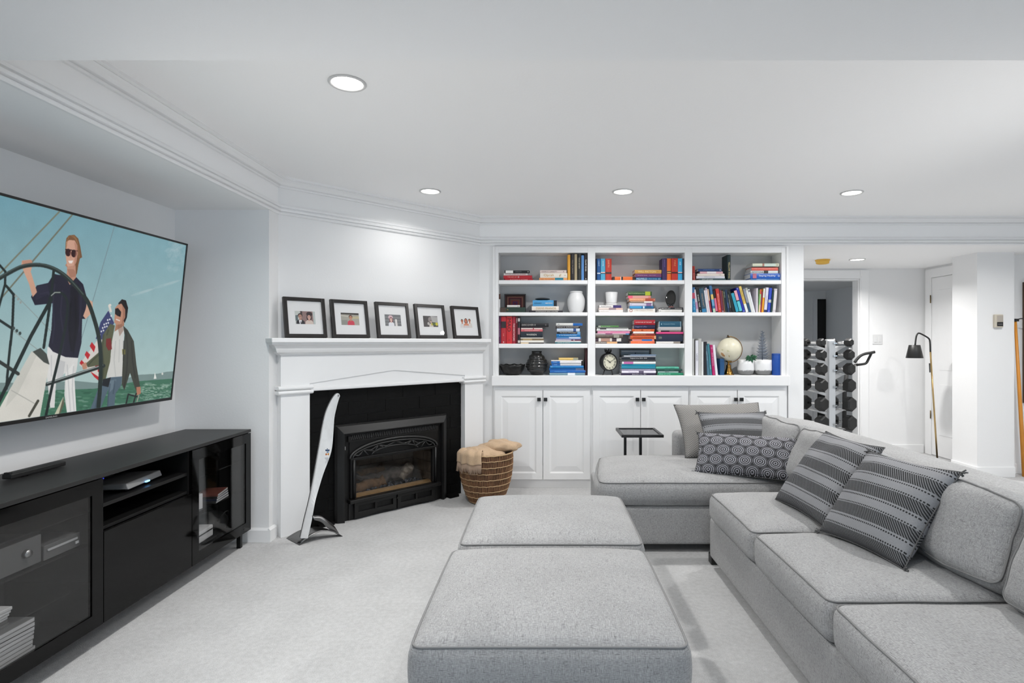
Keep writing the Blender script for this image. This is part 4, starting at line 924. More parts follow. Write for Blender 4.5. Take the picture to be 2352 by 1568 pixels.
# back frame with a rolled top, running towards the camera
def backfn(x, y, z):
    k = max(0, (z+.10)/.40)
    e = max(0, (y-1.75)/.25)                              # rounded far end
    return Vector((x+.035*k*k, y, z-.05*e*e))
block('back_frame', sofa, 1.70, XO, .5, 4.50, .055, .722, .085, backfn, 14)
block('arm', sofa, 1.005, 1.76, 4.345, 4.475, .055, .605, .045)
for x, y in ((1.0, 3.30), (1.0, .62), (.42, 3.52), (.42, 4.24), (1.86, 4.40), (1.86, .62)):
    MB().box(x-.03, x+.03, y-.03, y+.03, 0, .058).build('foot', M_LEGB, sofa, bevel=.004)
# loose back cushions, slumped
def backcush(yc, ln, tilt=.22, xo=1.50, zo=.610, wz=0, hh=.158, th=.098):
    return cushion('back_cushion', sofa, (xo, yc, zo), (hh, ln/2, th), .045, .035, .012, rot=(0, math.pi/2+tilt-math.pi, wz), n=12, wr=.016, seed=yc*5, pipes=('top', 'bottom'))
backcush(3.80, .66, .34, 1.62, .600); backcush(3.10, .70, .42, 1.60, .597); backcush(2.13, .60, .40, 1.585, .600, .05); backcush(1.47, .62, .34, 1.57, .605)
M_SEAM = mat('cushion_seam', 96, .95, spec=.1)
# ---- throw cushions
def pillow_mesh(hx, hy, T, nu=26, pinch=.07, seed=0, wr=.012):
    mb = MB()
    for sg in (-1, 1):
        def f(a, b):
            u, v = 2*a-1, 2*b-1
            u = math.copysign(abs(u)**.8, u); v = math.copysign(abs(v)**.8, v)
            e = max(0, (1-u*u)*(1-v*v)); z = sg*T*e**.42
            x = hx*u*(1-pinch*(1-v*v)*abs(u)); y = hy*v*(1-pinch*(1-u*u)*abs(v))
            w_ = mnoise.noise(Vector((x*7+seed, y*7, sg*2.0)))*wr*min(1, e*3)
            return Vector((x, y, z+w_))
        mb.grid(f, nu, nu)
    return mb
def uvgrid(o, hx, hy): planar_uv(o, lambda c, n: (c.x/(2*hx)+.5, c.y/(2*hy)+.5))
def stripe_fabric(n=640, rep=4.25, ph=.0):
    V, U = np.mgrid[0:n, 0:n]/n; p = (V*rep+ph) % 1
    a = np.full((n, n), 142.); tex = 6*np.sin(U*n*.9)*np.sin(V*n*.9); dk = 50.
    diag = ((U*46+(p-.0)*9) % 1 < .55); band = p < .47; a = np.where(band & diag, dk, a); a = np.where(band & ~diag, 122, a)
    for c0 in (.53, .90):
        row = abs(p-c0) < .028; a = np.where(row & ((U*46) % 1 < .58), dk, a)
    a = a+tex+rng.normal(0, 7, (n, n))
    return np.stack([a, a*1.005, a*1.025], -1)/255
def ring_fabric(w_=1000, h_=560):
    Y, X = np.mgrid[0:h_, 0:w_]; X = X/w_*7.2; Y = Y/h_*4.0; a = np.full((h_, w_), 62.)
    best = np.full((h_, w_), 9.); ang = np.zeros((h_, w_))
    for r in range(-1, 6):
        for q in range(-1, 9):
            cx, cy = q+(.5 if r % 2 else 0), r*.88+.3; d = np.hypot(X-cx, Y-cy); m = d < best; best[m] = d[m]; ang[m] = np.arctan2(Y-cy, X-cx)[m]
    for rad, cnt in ((.10, 9), (.24, 18), (.37, 26)):
        dots = (abs(best-rad) < .030) & ((ang/(2*np.pi)*cnt) % 1 < .66); a = np.where(dots, 206, a)
    dots = (abs(best-.475) < .022) & ((ang/(2*np.pi)*32) % 1 < .5); a = np.where(dots, 150, a)
    a = a+rng.normal(0, 7, a.shape); return np.stack([a, a*1.0, a*1.04], -1)/255
def knit_fabric(n=512):
    V, U = np.mgrid[0:n, 0:n]/n; k = 32; a = 134+30*np.sin(U*k*2*np.pi)*np.sin(V*k*2*np.pi+np.floor(U*k)*0)+rng.normal(0, 5, (n, n)); return np.stack([a*1.0, a*.985, a*.965], -1)/255
M_STRIPE = image_mat('striped_weave', stripe_fabric(), .95, spec=.1, bump=.25)
M_RINGS = image_mat('ring_print', ring_fabric(), .95, spec=.1, bump=.2)
M_KNIT = image_mat('waffle_knit', knit_fabric(), .95, spec=.1, bump=.5)
def pillow(label, bl, br, tl, T, hy, m, mname, seed, group=None, fringe=False, pinch=.07):
    """a cushion whose lower edge runs bl -> br and which leans back towards tl"""
    bl, br, tl = Vector(bl), Vector(br), Vector(tl)
    x = (br-bl); hx = x.length/2; x.normalize(); y = (tl-bl); y = (y-x*y.dot(x)).normalized(); z = x.cross(y)
    c = (bl+br)/2+y*hy
    M = Matrix((x, y, z)).transposed().to_4x4(); M.translation = c
    t = thing('throw_pillow', label, 'cushion', M=M, group=group)
    o = pillow_mesh(hx, hy, T, 28, pinch, seed).build('cover', m, t, merge=True, smooth=True); uvgrid(o, hx, hy)
    pts = []
    for s in range(4):
        for k in range(16):
            a = -1+2*k/16; u, v = [(a, -1), (1, a), (-a, 1), (-1, -a)][s]
            pts.append((hx*u*(1-pinch*(1-v*v)*abs(u)), hy*v*(1-pinch*(1-u*u)*abs(v)), 0))
    MB().tube(pts, .0028, 6, True).build('seam', M_SEAM, t)
    if fringe:
        f = MB()
        for (u, v) in ((1, 1), (-1, 1), (1, -1), (-1, -1)):
            for k in range(9): f.tube([(u*hx*.985, v*hy*.985, 0), (u*hx*(1.01)+u*random.uniform(0, .014), v*hy*1.0+random.uniform(-.016, .016), random.uniform(-.012, .012))], .0028, 5)
        fo = f.build('tassel', M_SEAM, t); fo['kind'] = 'stuff'
    return t
zs = .466
pillow('beige grey waffle knit cushion leaning on the sofa arm at the far end', (1.00, 4.00, zs), (1.66, 4.06, zs+.01), (1.03, 4.24, zs+.35), .085, .215, M_KNIT, 'knit', 1)
pillow('striped charcoal cushion in front of the knit one at the far arm', (1.10, 3.80, zs), (1.60, 3.86, zs-.005), (1.12, 4.00, zs+.36), .065, .19, M_STRIPE, 'stripe', 2, 'striped cushions', True)
pillow('oblong dark cushion printed with white dotted rings on the chaise', (.955, 3.585, zs-.004), (1.53, 3.34, zs-.004), (1.00, 3.72, zs+.20), .075, .142, M_RINGS, 'rings', 3, None, True, .05)
pillow('striped charcoal cushion in the middle of the sofa, farther of two', (1.215, 2.965, zs), (1.245, 2.50, zs), (1.50, 3.03, zs+.37), .075, .226, M_STRIPE, 'stripe', 4, 'striped cushions')
pillow('striped charcoal cushion nearest the camera on the sofa', (1.205, 2.47, zs), (1.31, 2.05, zs), (1.455, 2.57, zs+.34), .08, .216, M_STRIPE, 'stripe', 5, 'striped cushions', True)
# ------------------------------------------------------------------ small tray table between sofa and bookcase
M_TBL = mat('black_metal', 24, .35); M_TGL = glass_mat('grey_glass', 150, ior=1.6)
t = thing('tray_table', 'small black metal tray table with a glass top behind the chaise', 'side table', (.774, 4.61, 0))
zt_ = .565; hx, hy = .166, .185
mb = MB()
for r in ((-hx, hx, -hy, -hy+.022), (-hx, hx, hy-.022, hy), (-hx, -hx+.022, -hy+.022, hy-.022), (hx-.022, hx, -hy+.022, hy-.022)): mb.box(r[0], r[1], r[2], r[3], zt_-.022, zt_)
mb.build('rim', M_TBL, t, bevel=.002)
MB().box(-hx+.022, hx-.022, -hy+.022, hy-.022, zt_-.014, zt_-.006).build('glass_top', M_TGL, t)
for x, y in ((-.095, .12), (.003, -.06)): MB().box(x-.0105, x+.0105, y-.0105, y+.0105, .012, zt_-.022).build('post', M_TBL, t)
MB().box(-.095-.0105, .0135, -.012, .012, zt_-.021, zt_-.014).build('cross_bar', M_TBL, t)
MB().box(-.14, .14, -.13, .15, 0, .012).build('foot_plate', M_TBL, t, bevel=.002)
# ------------------------------------------------------------------ books
YSP = 5.005                                            # plane of the spines
def sx(px): return (px-CX)*YSP/FPX
SC = YSP/FPX
M_PAGE = mat('book_pages', 226, .8, vary=(40, .08))
BM = {}
def bmat(c):
    if c not in BM: BM[c] = mat('cover_'+c, c, .42, spec=.45)
    return BM[c]
TM = {}
def tmat(c): return bmat(c)
def book_parts(t, L, T, D, c, title, tc, bands):
    cb = min(.0025, T*.12); nseg = 4
    # cover: two boards and a gently rounded spine, one shell
    prof = [(D, 0), (.003, 0)]+[(-.0035*math.sin(math.pi*k/nseg)+.001, T*k/nseg) for k in range(nseg+1)][0:]+[(.003, T), (D, T)]
    inner = [(D, T-cb), (.004, T-cb), (.004, cb), (D, cb)]
    MB().prism(prof+inner, -L/2, L/2, 'x').build('cover', bmat(c), t)
    MB().box(-L/2+.003, L/2-.003, .0045, D-.003, cb, T-cb).build('pages', M_PAGE, t)
    for f0, f1, bc in bands:
        MB().box(-L/2+f0*L, -L/2+f1*L, -.0034, .001, T*.03, T*.97).build('spine_panel', bmat(bc), t)
    if title:
        for s, f0, f1, col, hh in title:
            M = Matrix.Translation((-L/2+(f0+f1)/2*L, -.0040, T/2))
            text(s, (f1-f0)*L, T*hh, tmat(col), t, M)
def T_(s, f0=.1, f1=.9, c=None, h=.55): return [(s, f0, f1, c or 'e8e6e0', h)]
ROWN = ['left bay top shelf', 'left bay second shelf', 'left bay third shelf', 'left bay counter', 'middle bay top shelf', 'middle bay second shelf', 'middle bay third shelf', 'middle bay counter',
        'right bay top shelf', 'right bay second shelf', 'right bay counter']
def pad(it, n, dflt): return list(it)+dflt[len(it)-(n-len(dflt)):]
def blabel(desc, rest):
    if len((desc+', '+rest).split()) > 16: desc = desc.split(' with ')[0]
    return desc+', '+rest
ROWZ = [0, 1, 2, 3, 0, 1, 2, 3, 0, 1, 3]
def ordn(k, n):
    if k == 0: return 'bottom'
    if k == n-1: return 'topmost'
    return ['', 'second', 'third', 'fourth', 'fifth', 'sixth', 'seventh', 'eighth', 'ninth'][k]+' from bottom'
def stack(row, where, items, z=None, y=YSP):
    """items bottom to top: (desc, x0, x1, thickness px, colour, title, bands)"""
    z = SHELF_Z[ROWZ[row]]+.0004 if z is None else z
    for k, it in enumerate(items):
        desc, a, b, th, c, title, bands = pad(it, 7, [None, ()])
        if bands is None: bands = ()
        T = th*SC-.0004; L = (b-a)*SC; D = min(.165, .125+L*.12)
        tl = blabel(desc, '%s in %s, %s' % (ordn(k, len(items)), where, ROWN[row]))
        jit = random.uniform(0, .010)
        t = thing('book', tl, 'book', M=Matrix.Translation((sx((a+b)/2), y+jit, z)) @ Matrix.Rotation(random.uniform(-.008, .008), 4, 'Z'), group='books on the '+ROWN[row])
        book_parts(t, L, T, D, c, title, None, bands); z += T+.0005
    return z
NTH = ['first', 'second', 'third', 'fourth', 'fifth', 'sixth', 'seventh', 'eighth', 'ninth', 'tenth', 'eleventh', 'twelfth', 'thirteenth', 'fourteenth', 'fifteenth', 'sixteenth', 'seventeenth', 'eighteenth', 'nineteenth', 'twentieth', '21st', '22nd', '23rd', '24th', '25th', '26th', '27th', '28th', '29th', '30th', '31st', '32nd', '33rd']
def upright_books(row, where, items, base_py):
    """items left to right: (desc, x0, x1, top py, colour, lean deg, title, bands)"""
    z = SHELF_Z[ROWZ[row]]+.0004
    for k, it in enumerate(items):
        desc, a, b, tp, c, lean, title, bands = pad(it, 8, [0, None, ()])
        if bands is None: bands = ()
        th = math.radians(lean); W_ = (b-a)*SC-.0006; T = W_*math.cos(th); L = ((base_py-tp)*SC-T*abs(math.sin(th)))/math.cos(th); D = min(.165, L*.68)
        tl = blabel(desc, '%s from left in %s, %s' % (NTH[k], where, ROWN[row]))
        piv = sx(a) if lean <= 0 else sx(b)
        off = Matrix.Translation((0 if lean <= 0 else -T, 0, L/2))
        M = Matrix.Translation((piv, YSP+random.uniform(0, .008), z)) @ Matrix.Rotation(th, 4, 'Y') @ off @ Matrix.Rotation(math.pi/2, 4, 'Y')
        t = thing('book', tl, 'book', M=M, group='books on the '+ROWN[row])
        book_parts(t, L, T, D, c, title, None, bands)
Wt, Kt = 'ecebe6', '1c1c20'
# left bay
stack(0, 'left red stack', [('red book with pink lettering', 1160, 1224, 4, 'a81e2c', [('BUTTONS & ARTEBRE', .08, .92, 'f0a0a0', .6)]), ('red book with a white dot', 1156.5, 1222, 7.5, 'b0202c', [('THE ART OF', .14, .46, 'f0b8a8', .3), ('o', .5, .55, Wt, .4)]),
    ('grey white book with red lettering', 1157, 1221, 5, 'd6d2d0', [('ATOMIC AMERICAN BUSINESS', .06, .80, 'b04a58', .5)], [(.86, 1, '8a8486')]), ('black book with a white title block', 1159, 1216, 6.2, '1a1a1e', [('o', .92, .97, Wt, .4), ('GREGORY', .42, .7, '8c8c90', .3)], [(.04, .34, 'eceae6')])])
stack(0, 'cream stack by yellow book', [('peach book with a teal panel', 1238.5, 1303, 6, 'e8a468', [('THEY TO COURSE', .03, .52, 'a84a2c', .7)], [(.56, .86, '1c7c92')]), ('thick cream book with gold lettering', 1240.5, 1303, 10.8, 'e8e0d4', [('Oprah', .12, .52, 'c09848', .62), ('gf', .70, .78, 'c0a060', .6), ('o', .90, .94, '5a2a3a', .25)]), ('pinkish cream book with grey lettering', 1240.5, 1301, 6.8, 'dccbc4', [('SUSAN R. GARRETT', .06, .64, '8e7c7a', .38), ('o', .87, .91, '4c2a34', .35)])])
upright_books(0, 'tall row', [('yellow book', 1304, 1310, 584, 'e0a030'), ('black book with dim lettering', 1310.3, 1319.3, 582, '1c181a', 0, [('FALL IN JAPAN', .2, .78, '8a8078', .4)]), ('khaki book', 1319.6, 1325.6, 582.5, 'a89a7c'), ('dark green book with pale lettering', 1326, 1335, 582.5, '1a1e1c', 0, [('COLD REVIEW', .14, .56, 'c0b8a0', .5)]), ('blue book', 1335.4, 1341.4, 585.5, '5c90cc'), ('black book with white lettering', 1341.8, 1349.4, 582.5, '241c20', 0, [('TRUMP FEVER', .2, .66, Wt, .5), ('o', .92, .96, Wt, .5)])], 643)
stack(1, 'stack beside the white vase', [('black book with white lettering', 1215, 1293, 4.6, '26222a', [('ENTREPRENEURS GREAT COLUMBIA', .2, .86, 'd8d4cc', .62)]), ('cream book with gold lettering', 1221.5, 1283.5, 9.6, 'e6ddd2', [('DIANE FRANCIS', .16, .9, 'b99a60', .5)]), ('thick blue book with a black end', 1223.5, 1279, 14, '4a98cc', [('KENNEDY', .07, .38, '0e2a4a', .34), ('THE', .52, .62, Wt, .26), ('UNIVERSE', .52, .82, Wt, .24)], [(.87, 1, '1a1a20')])])
t = thing('glasses_pouch', 'black leather glasses pouch lying on the thick blue book', 'pouch', (sx(1246), YSP+.06, SHELF_Z[1]+28.2*SC+.0012))
MB().sphere((0, 0, .0125), .0125, 18, 10, (5.4, 3.2, 1)).build('pouch', mat('black_leather', 22, .35), t); MB().tube([(-.064, -.02, .012), (-.03, -.038, .016), (.03, -.038, .014), (.064, -.02, .012)], .0022, 6).build('seam', mat('leather_seam', 60, .4), t)
upright_books(2, 'red row', [('purple book', 1144.3, 1150.5, 727, '5a2e52', 0, [('LIVES IN STONE', .1, .9, 'a48aa8', .4)]), ('red book with a dark portrait panel', 1151, 1162.5, 727, 'b22630', 0, [('A LIFE', .62, .72, 'f0c0a8', .5), ('o', .92, .97, Wt, .3)], [(.18, .42, '2a2024')]), ('red book with large black capitals', 1163, 1176, 726.5, 'cc2a30', 0, [('MAO', .08, .56, '2a1416', .62), ('*', .84, .9, '5a1418', .3)]), ('red book with white lettering', 1176.3, 1184.5, 727, 'a02436', 0, [('THE DICTATORS', .25, .9, 'f0dcd8', .45)]), ('dark red book', 1184.8, 1189, 727, '5e1420', 0, [('CHINA', .05, .25, 'd8c8c4', .5)]), ('black book with white and pink patches', 1189.4, 1194.6, 727, '28242a', 0, None, [(.06, .18, 'b8b6b4'), (.42, .66, 'b06a78'), (.88, .97, 'd0c8c0')])], 789)
stack(2, 'left pile by red row', [('dark book with a tan patch', 1196, 1249, 2.4, '3a3236', None, [(.0, .34, 'e2c69a')]), ('white book', 1195.5, 1249, 5, 'ece8e0'), ('beige book with brown edges', 1195.5, 1249, 4, '8a7658', None, [(.1, .5, 'b49a6c')]), ('thin white book', 1195.5, 1248, 2.4, 'e8e4da'), ('thick navy book with large white capitals', 1195.5, 1246, 13.6, '1c2630', [('WARREN', .27, .73, 'e0ded6', .36)], ()), ('pink book', 1196.5, 1246.5, 5.2, 'd06a72', [('SHANGHAI IMPRINT', .1, .9, 'f4c8c4', .4)]), ('white pink book', 1197, 1246, 3, 'e6d6d0', None, [(.55, .6, 'b03a4a')]), ('thin dark book', 1196.5, 1252, 3.4, '3c363c'), ('black book with silver capitals', 1196, 1260, 7.6, '1e1c20', [('DISCOVER II', .05, .53, 'bcb8b4', .55), ('E', .88, .93, '8a8686', .5)])])
stack(2, 'right blue pile', [('teal book with white lettering', 1275, 1334.5, 3.4, '2a6a74', [('JOURNEY OF HONOUR', .05, .62, 'cfe0dc', .6)]), ('white book', 1275, 1334.5, 3, 'e8e6e2'), ('white and maroon book', 1275.5, 1334, 3.1, '7a3a58', None, [(.02, .62, 'c8c0cc'), (.72, .75, 'e8e0e0')]), ('pale violet book', 1277, 1334, 2.6, '8e98c4'), ('light blue and white book', 1279, 1335, 3.2, '4a8ac0', None, [(.5, .95, 'c8d6ea')]), ('blue book with white lettering', 1278, 1333, 6.8, '1470b0', [('& The Marketing Revolution', .12, .84, 'd0e8f4', .45)]), ('black book with white lettering', 1279.5, 1333, 5.2, '18222e', [('The Secret of Washington', .12, .84, 'ecebe6', .55)], [(.87, 1, '6aa0cc')]), ('pale blue and white book', 1279, 1331.5, 7.4, 'c2cede', [('Moments of Japan', .14, .66, '7e8eb4', .4)], [(.72, .84, '32508a')]), ('black book with grey capitals', 1276.5, 1332, 6.2, '26242a', [('FANCY KINGDOM', .03, .95, 'b8b4ae', .55)]), ('white book with a blue end', 1277.5, 1338, 6, 'dcdcd8', [('M', .06, .12, '6a6a72', .5)], [(.64, 1, '0e5eac')])])
stack(3, 'blue stack', [('pale teal book with a white label', 1262, 1346, 5.6, '7a98a4', None, [(.5, .7, 'e4e8ec')]), ('deep blue book', 1263, 1345.5, 6, '1260ae', [('MARINE ALMANAC', .1, .5, '6ab0e0', .3)]), ('blue book with a grey end', 1261.5, 1341.5, 5, '1768b0', None, [(.76, 1, '56688a')]), ('bright blue book', 1263, 1340.5, 5.2, '1278bc', [('o', .04, .07, Wt, .4), ('PILOT NOTES', .1, .48, '5cc0d8', .3)]), ('white book with a blue left end', 1267, 1335, 5.2, 'e4e2e0', [('ONE', .06, .2, 'a8d0f0', .4)], [(.0, .29, '1266b4')]), ('white book with a blue left end, wider', 1266, 1335, 5.4, 'e6e4e6', [('TWO', .06, .2, 'a8d0f0', .4)], [(.0, .29, '1266b4')]), ('thin white book', 1266, 1338, 2, 'ecebe8'), ('yellow book', 1283.5, 1328, 5.4, 'e6c270', None, [(.75, 1, 'a8a890')])])
upright_books(3, 'end row', [('maroon book', 1343.4, 1347.6, 800, '3c1a20', 1.2)], 862)
# middle bay
KN = [(.65, .72, '2a2024')]
upright_books(4, 'banded set at the left', [('navy book', 1368.2, 1371.4, 593, '141a30'), ('deep blue book with a black band', 1371.6, 1379.6, 593, '14508c', 0, [('LIGHT', .1, .35, 'b8d8f0', .4)], [(.65, .70, 'd0d8e0')]), ('light blue book with a black and pink band', 1380, 1390.4, 593, '4aa0c4', 0, [('WATER', .1, .35, 'd8f0f8', .4)], [(.62, .66, 'f0c4bc'), (.66, .69, '1c1c24')]), ('red book with a black band', 1391, 1405, 593, 'b8301e', 0, [('EARTH', .08, .4, 'f0a878', .35)], [(.62, .70, '341414')])], 643)
stack(4, 'low pile beside the red book', [('orange book with a black band, lying flat', 1407, 1458, 8.6, 'e06a22', None, [(0, .1, '2a1a18'), (.36, .39, 'f0d0c0'), (.39, .47, '1e1618'), (.90, 1, '3a2018')])])
stack(4, 'small stack beside the purple book', [('blue book with white capitals', 1460.5, 1519.3, 7, '145a88', [('MIDFIELD', .03, .44, 'c8e4f0', .65), ('Martin George', .5, .82, 'a0d0e4', .4), ('O', .88, .94, 'c8e4f0', .55)]), ('purple book', 1459.5, 1519.3, 8.6, '6e3a66', [('THE GOTHIC HOUSE', .08, .45, 'd8b8d0', .4), ('DARK STORIES', .52, .78, 'b890b0', .3)]), ('tan yellow book with gold lettering', 1458, 1519.3, 8.4, 'cc9a4a', [('WILL PATTON', .12, .78, 'f0dca0', .6), ('o', .84, .87, '4a2a20', .2)])])
upright_books(4, 'banded set at the right', [('dark purple book', 1521.2, 1531.6, 592.5, '3a2458', 0, [('SHADOW', .06, .4, '8a78b0', .3)]), ('orange book with a black band', 1532.4, 1542, 592.5, 'e86c1c', 0, None, [(.58, .62, '1e1a1c'), (.62, .66, 'e8b060'), (.66, .69, '2a2024')]), ('red book', 1542.6, 1557, 592.5, 'bc3020', 0, [('FIRE', .06, .4, 'e89060', .3)], [(.62, .69, '44181a')]), ('light blue book with a black and pink band', 1557.4, 1567.6, 592.5, '3aa4d4', 0, [('AIR', .06, .4, 'd0f0fa', .3)], [(.62, .66, 'f4d4cc'), (.66, .69, '181c24')]), ('navy book', 1568.2, 1572.4, 592.5, '182038')], 643)
zH = stack(5, 'white stack under pot', [('white book', 1376, 1431, 5.8, 'e4e0dc', [('PSALTER · NOTES', .06, .4, 'b8b0ac', .3)]), ('cream and pink book', 1375.5, 1430.5, 4.6, 'd8c8c0', None, [(.42, .72, '9a8488'), (.72, 1, 'dcb8a8')]), ('white book with a purple end', 1376.5, 1427, 6.2, 'e2dedc', [('The End of Writing', .08, .54, '3a3438', .5)], [(.63, 1, '3c2e6a')])])
stack(5, 'tall mixed stack', [('white book with a red oval', 1442.5, 1505, 9, 'e6e2dc', [('LAB OBJECTIVES', .22, .92, 'c8b8a8', .5), ('O', .05, .17, 'a84a3c', .85)]), ('blue picture book', 1446, 1501, 5.6, '1e6a9e', None, [(.02, .5, '3a96c8'), (.56, .62, 'cfe4f0'), (.68, .92, '1c587e')]), ('pale lilac book', 1446.5, 1499.5, 7.4, 'd2cad6', [('Q', .04, .08, '6a3a78', .4)], [(.72, .94, '8a6a94')]), ('brown book with a white end', 1448, 1499, 3.6, 'a08a78', None, [(.62, 1, 'eee8e4')]), ('peach book with a rust end', 1445.5, 1505, 6.6, 'e09a70', [('FORECASTER', .06, .56, 'f4c8a8', .4), ('o', .94, .98, Wt, .3)], [(.62, .99, 'a84a34')]), ('pink book with a brown back', 1443, 1495, 6.6, 'd88878', None, [(.0, .2, 'e8607c'), (.2, .9, 'd89a90')]), ('dark green book with a lime end', 1442.5, 1497.5, 9.2, '33502e', [('How To and Self Improve Here', .04, .70, 'b8d49a', .34)], [(.72, .93, 'a8b428')])])
stack(5, 'low pair under the oval plate', [('white book', 1513.5, 1567, 7, 'dedcd8', [('K', .05, .09, '7a7674', .4), ('GALLERY OF LIGHT', .2, .9, 'c0bcb8', .3)]), ('black book with white lettering', 1519.5, 1569, 4.8, '24242a', [('BRITISH ART', .02, .42, 'dedcd8', .5), ('GLASSWORK', .62, .95, 'd8d6d2', .4)])])
stack(6, 'magazine pile', [('striped multicolour book', 1368, 1430, 4.8, '6a5e58', [('ISLE OF PASSING', .0, .4, 'd8d0c8', .7)], [(.42, .8, 'd8a878'), (.82, 1, '24222a')]), ('brown patterned book', 1368, 1427, 8.4, '4a3a44', None, [(.12, .21, 'e0dcd4'), (.21, .56, 'b08a7a'), (.56, .64, 'd4ccc4'), (.82, 1, 'dedad4')]), ('grey brown book', 1368, 1431, 7.4, '5e544c', [('IMPERFECT LIVES', .04, .5, '948678', .6)], [(.66, .86, '9a968c')]), ('thin magazine with a blue end', 1368, 1445, 2.8, 'c8bcc0', None, [(.3, .5, '8a5a78'), (.9, 1, '4a94c4')]), ('pink magazine', 1372.5, 1447, 5.6, 'e890b4', [('GOOD HOUSE', .05, .4, 'f8d0e0', .4)]), ('white magazine', 1370.5, 1449.5, 3.2, 'e4e0e0'), ('white and black magazine', 1371, 1443.5, 3, 'd4d4d2', None, [(.1, .3, '3a3a3e')]), ('thin grey magazine', 1370, 1442.5, 2.4, '6a706c'), ('green magazine', 1374.5, 1421.5, 3.6, '4e8a44', [('National Garden', .14, .6, 'b8dca8', .5)], [(0, .12, 'a8b0a0')])])
stack(6, 'orange middle pile', [('orange book', 1449, 1503.5, 6, 'ea7446', [('SYNTHETIC', .3, .7, 'f6a888', .4), ('o', .92, .97, '6a4a70', .6)]), ('pink book with a blue end', 1452.5, 1503, 4.2, 'e4a0a0', None, [(.44, .9, '2a72c0')]), ('rust book with dark lettering', 1448, 1507, 8.2, 'c8582c', [('ANTHOLOGY CHEMISTRY', .1, .86, '6a2014', .5)], [(.93, .99, 'd8a880')]), ('thin dark red book', 1451.5, 1505, 4.4, '8a2a22', [('AMERICAN SELECTED', .1, .6, 'e8b468', .5)]), ('white book', 1454.5, 1502.5, 5, 'eeeae4'), ('orange book with a dark emblem', 1452, 1503.5, 5.8, 'd8602a', [('WORLD', .12, .4, 'f0b890', .45), ('HISTORY', .52, .84, 'f0b890', .45), ('o', .42, .48, '5a1c14', .7)]), ('navy purple book', 1456.5, 1505, 9.4, '221e40', [('Staggered coffee', .05, .6, '8a86b0', .45)]), ('thick red book with white lettering', 1456.5, 1504.5, 11.4, 'a01a28', [('ADVENTURE OF THE SAFE', .06, .84, 'f0d8d4', .3), ('o', .94, 1, 'e0e0e0', .3)])])
stack(6, 'dark pile at the right', [('white book', 1507.5, 1563, 5, 'dedad6', None, [(.72, 1, '8e867c')]), ('thick navy book with a square emblem', 1507.5, 1569, 17, '20283e', [('EB', .10, .21, '9aa08c', .45)], ()), ('pink book', 1507.5, 1569.5, 4.8, 'd84a84', [('L', .03, .06, 'f0b8d0', .5)]), ('black book with a pale pattern', 1512.5, 1568.5, 3.4, '2e2630', [('ooooooooo', .45, .92, 'd8c8b8', .6)], [(.0, .1, 'c0a090')]), ('grey book', 1512, 1564.5, 8, 'b8b4b4', [('N', .05, .09, '6a6668', .5)]), ('thick teal book with pale bars', 1514, 1565.5, 13, '1c5068', [('Encyclopedia of Science', .2, .7, 'a8ccd8', .3), ('o', .08, .14, 'a8d0e0', .35)], [(.0, .015, 'c8dce4'), (.95, .965, 'c8dce4')])])
stack(7, 'school stack before frame', [('dark purple book with white lettering', 1426.5, 1506.5, 5, '34284a', [('Science School 2012 - 2013', .32, .72, 'ecebf0', .6)]), ('white book with grey marks', 1428, 1506.5, 5.2, 'e6e0ec', [('Mountain Notes', .2, .46, '8a7aa0', .5)], [(.50, .64, '5a5068')]), ('lilac grey book', 1428, 1506, 4.8, '9a94aa', [('SCHOOL OF MOUNTAIN STUDIES', .2, .85, 'd0ccdc', .5)]), ('teal book', 1427.5, 1505.5, 5.4, '1a86a0'), ('teal book, lighter', 1428, 1506, 5.2, '1c94b0'), ('white book with a pink end', 1429, 1506, 5.6, 'e4e8e8', None, [(.05, .33, 'c06aa4')]), ('dark grey book', 1427.5, 1506.5, 4.4, '3c4044', [('SCIENCE SCHOOL 2010', .36, .8, '848888', .4)]), ('black book with white lettering', 1427.5, 1505.5, 6.2, '1e2430', [('Religious school 2016 - 2018', .26, .75, 'f0f0f2', .5)]), ('white book', 1433, 1506.5, 3, 'c8ccd4'), ('thin grey blue book', 1448, 1507.5, 2.4, '8298b4')])
stack(7, 'green stack at the right', [('green book with pale lettering', 1510.6, 1569.4, 5.4, '1c8460', [('SPEAK OF CITIES', .05, .5, '9ae0c8', .5)]), ('white and aqua book', 1511.5, 1564, 4.2, 'c2dcd8', [('BIOS', .3, .5, '1c4a48', .6)], [(.9, 1, '1c2a2e')]), ('dark green book', 1508, 1567, 4.6, '12463e', [('STATES TODAY', .3, .7, '5a9a8a', .4)]), ('mint book', 1507, 1560, 5, '5ab49c', [('ARTS · SCIENCE', .4, .8, '1c5a4a', .4)])])
# right bay
stack(8, 'left stack', [('dark teal book with white lettering', 1607.5, 1667, 4.4, '2a4a50', [('DRIFT ON LAND', .08, .5, 'e0e6e4', .6)]), ('white book with squares', 1600, 1665, 5.4, 'dcdce4', [('| | | | | | | |', .08, .86, '8a8a98', .8)]), ('cream book', 1602, 1664, 5.6, 'e6dcd2', [('LION', .8, .88, '4a2a34', .5)]), ('pink and white book', 1608, 1660.5, 5, 'e0b0b8', None, [(.3, .7, 'eee6e6')]), ('dark blue book', 1603.5, 1657.5, 6, '1c3a70', [('AUTHORITATIVE JOURNEY', .2, .7, '7aa0d0', .4), ('o', .9, .97, Wt, .4)])])
upright_books(8, 'standing books', [('red leaning book', 1591.6, 1597.4, 610, 'a83024', -1.5, [('ROCKET', .5, .9, 'e8b0a8', .5)]), ('tall dark green book with gold capitals', 1671.2, 1678.8, 584, '10282c', 0, [('YELLOW FANG', .28, .92, 'd8c890', .62)])], 643)
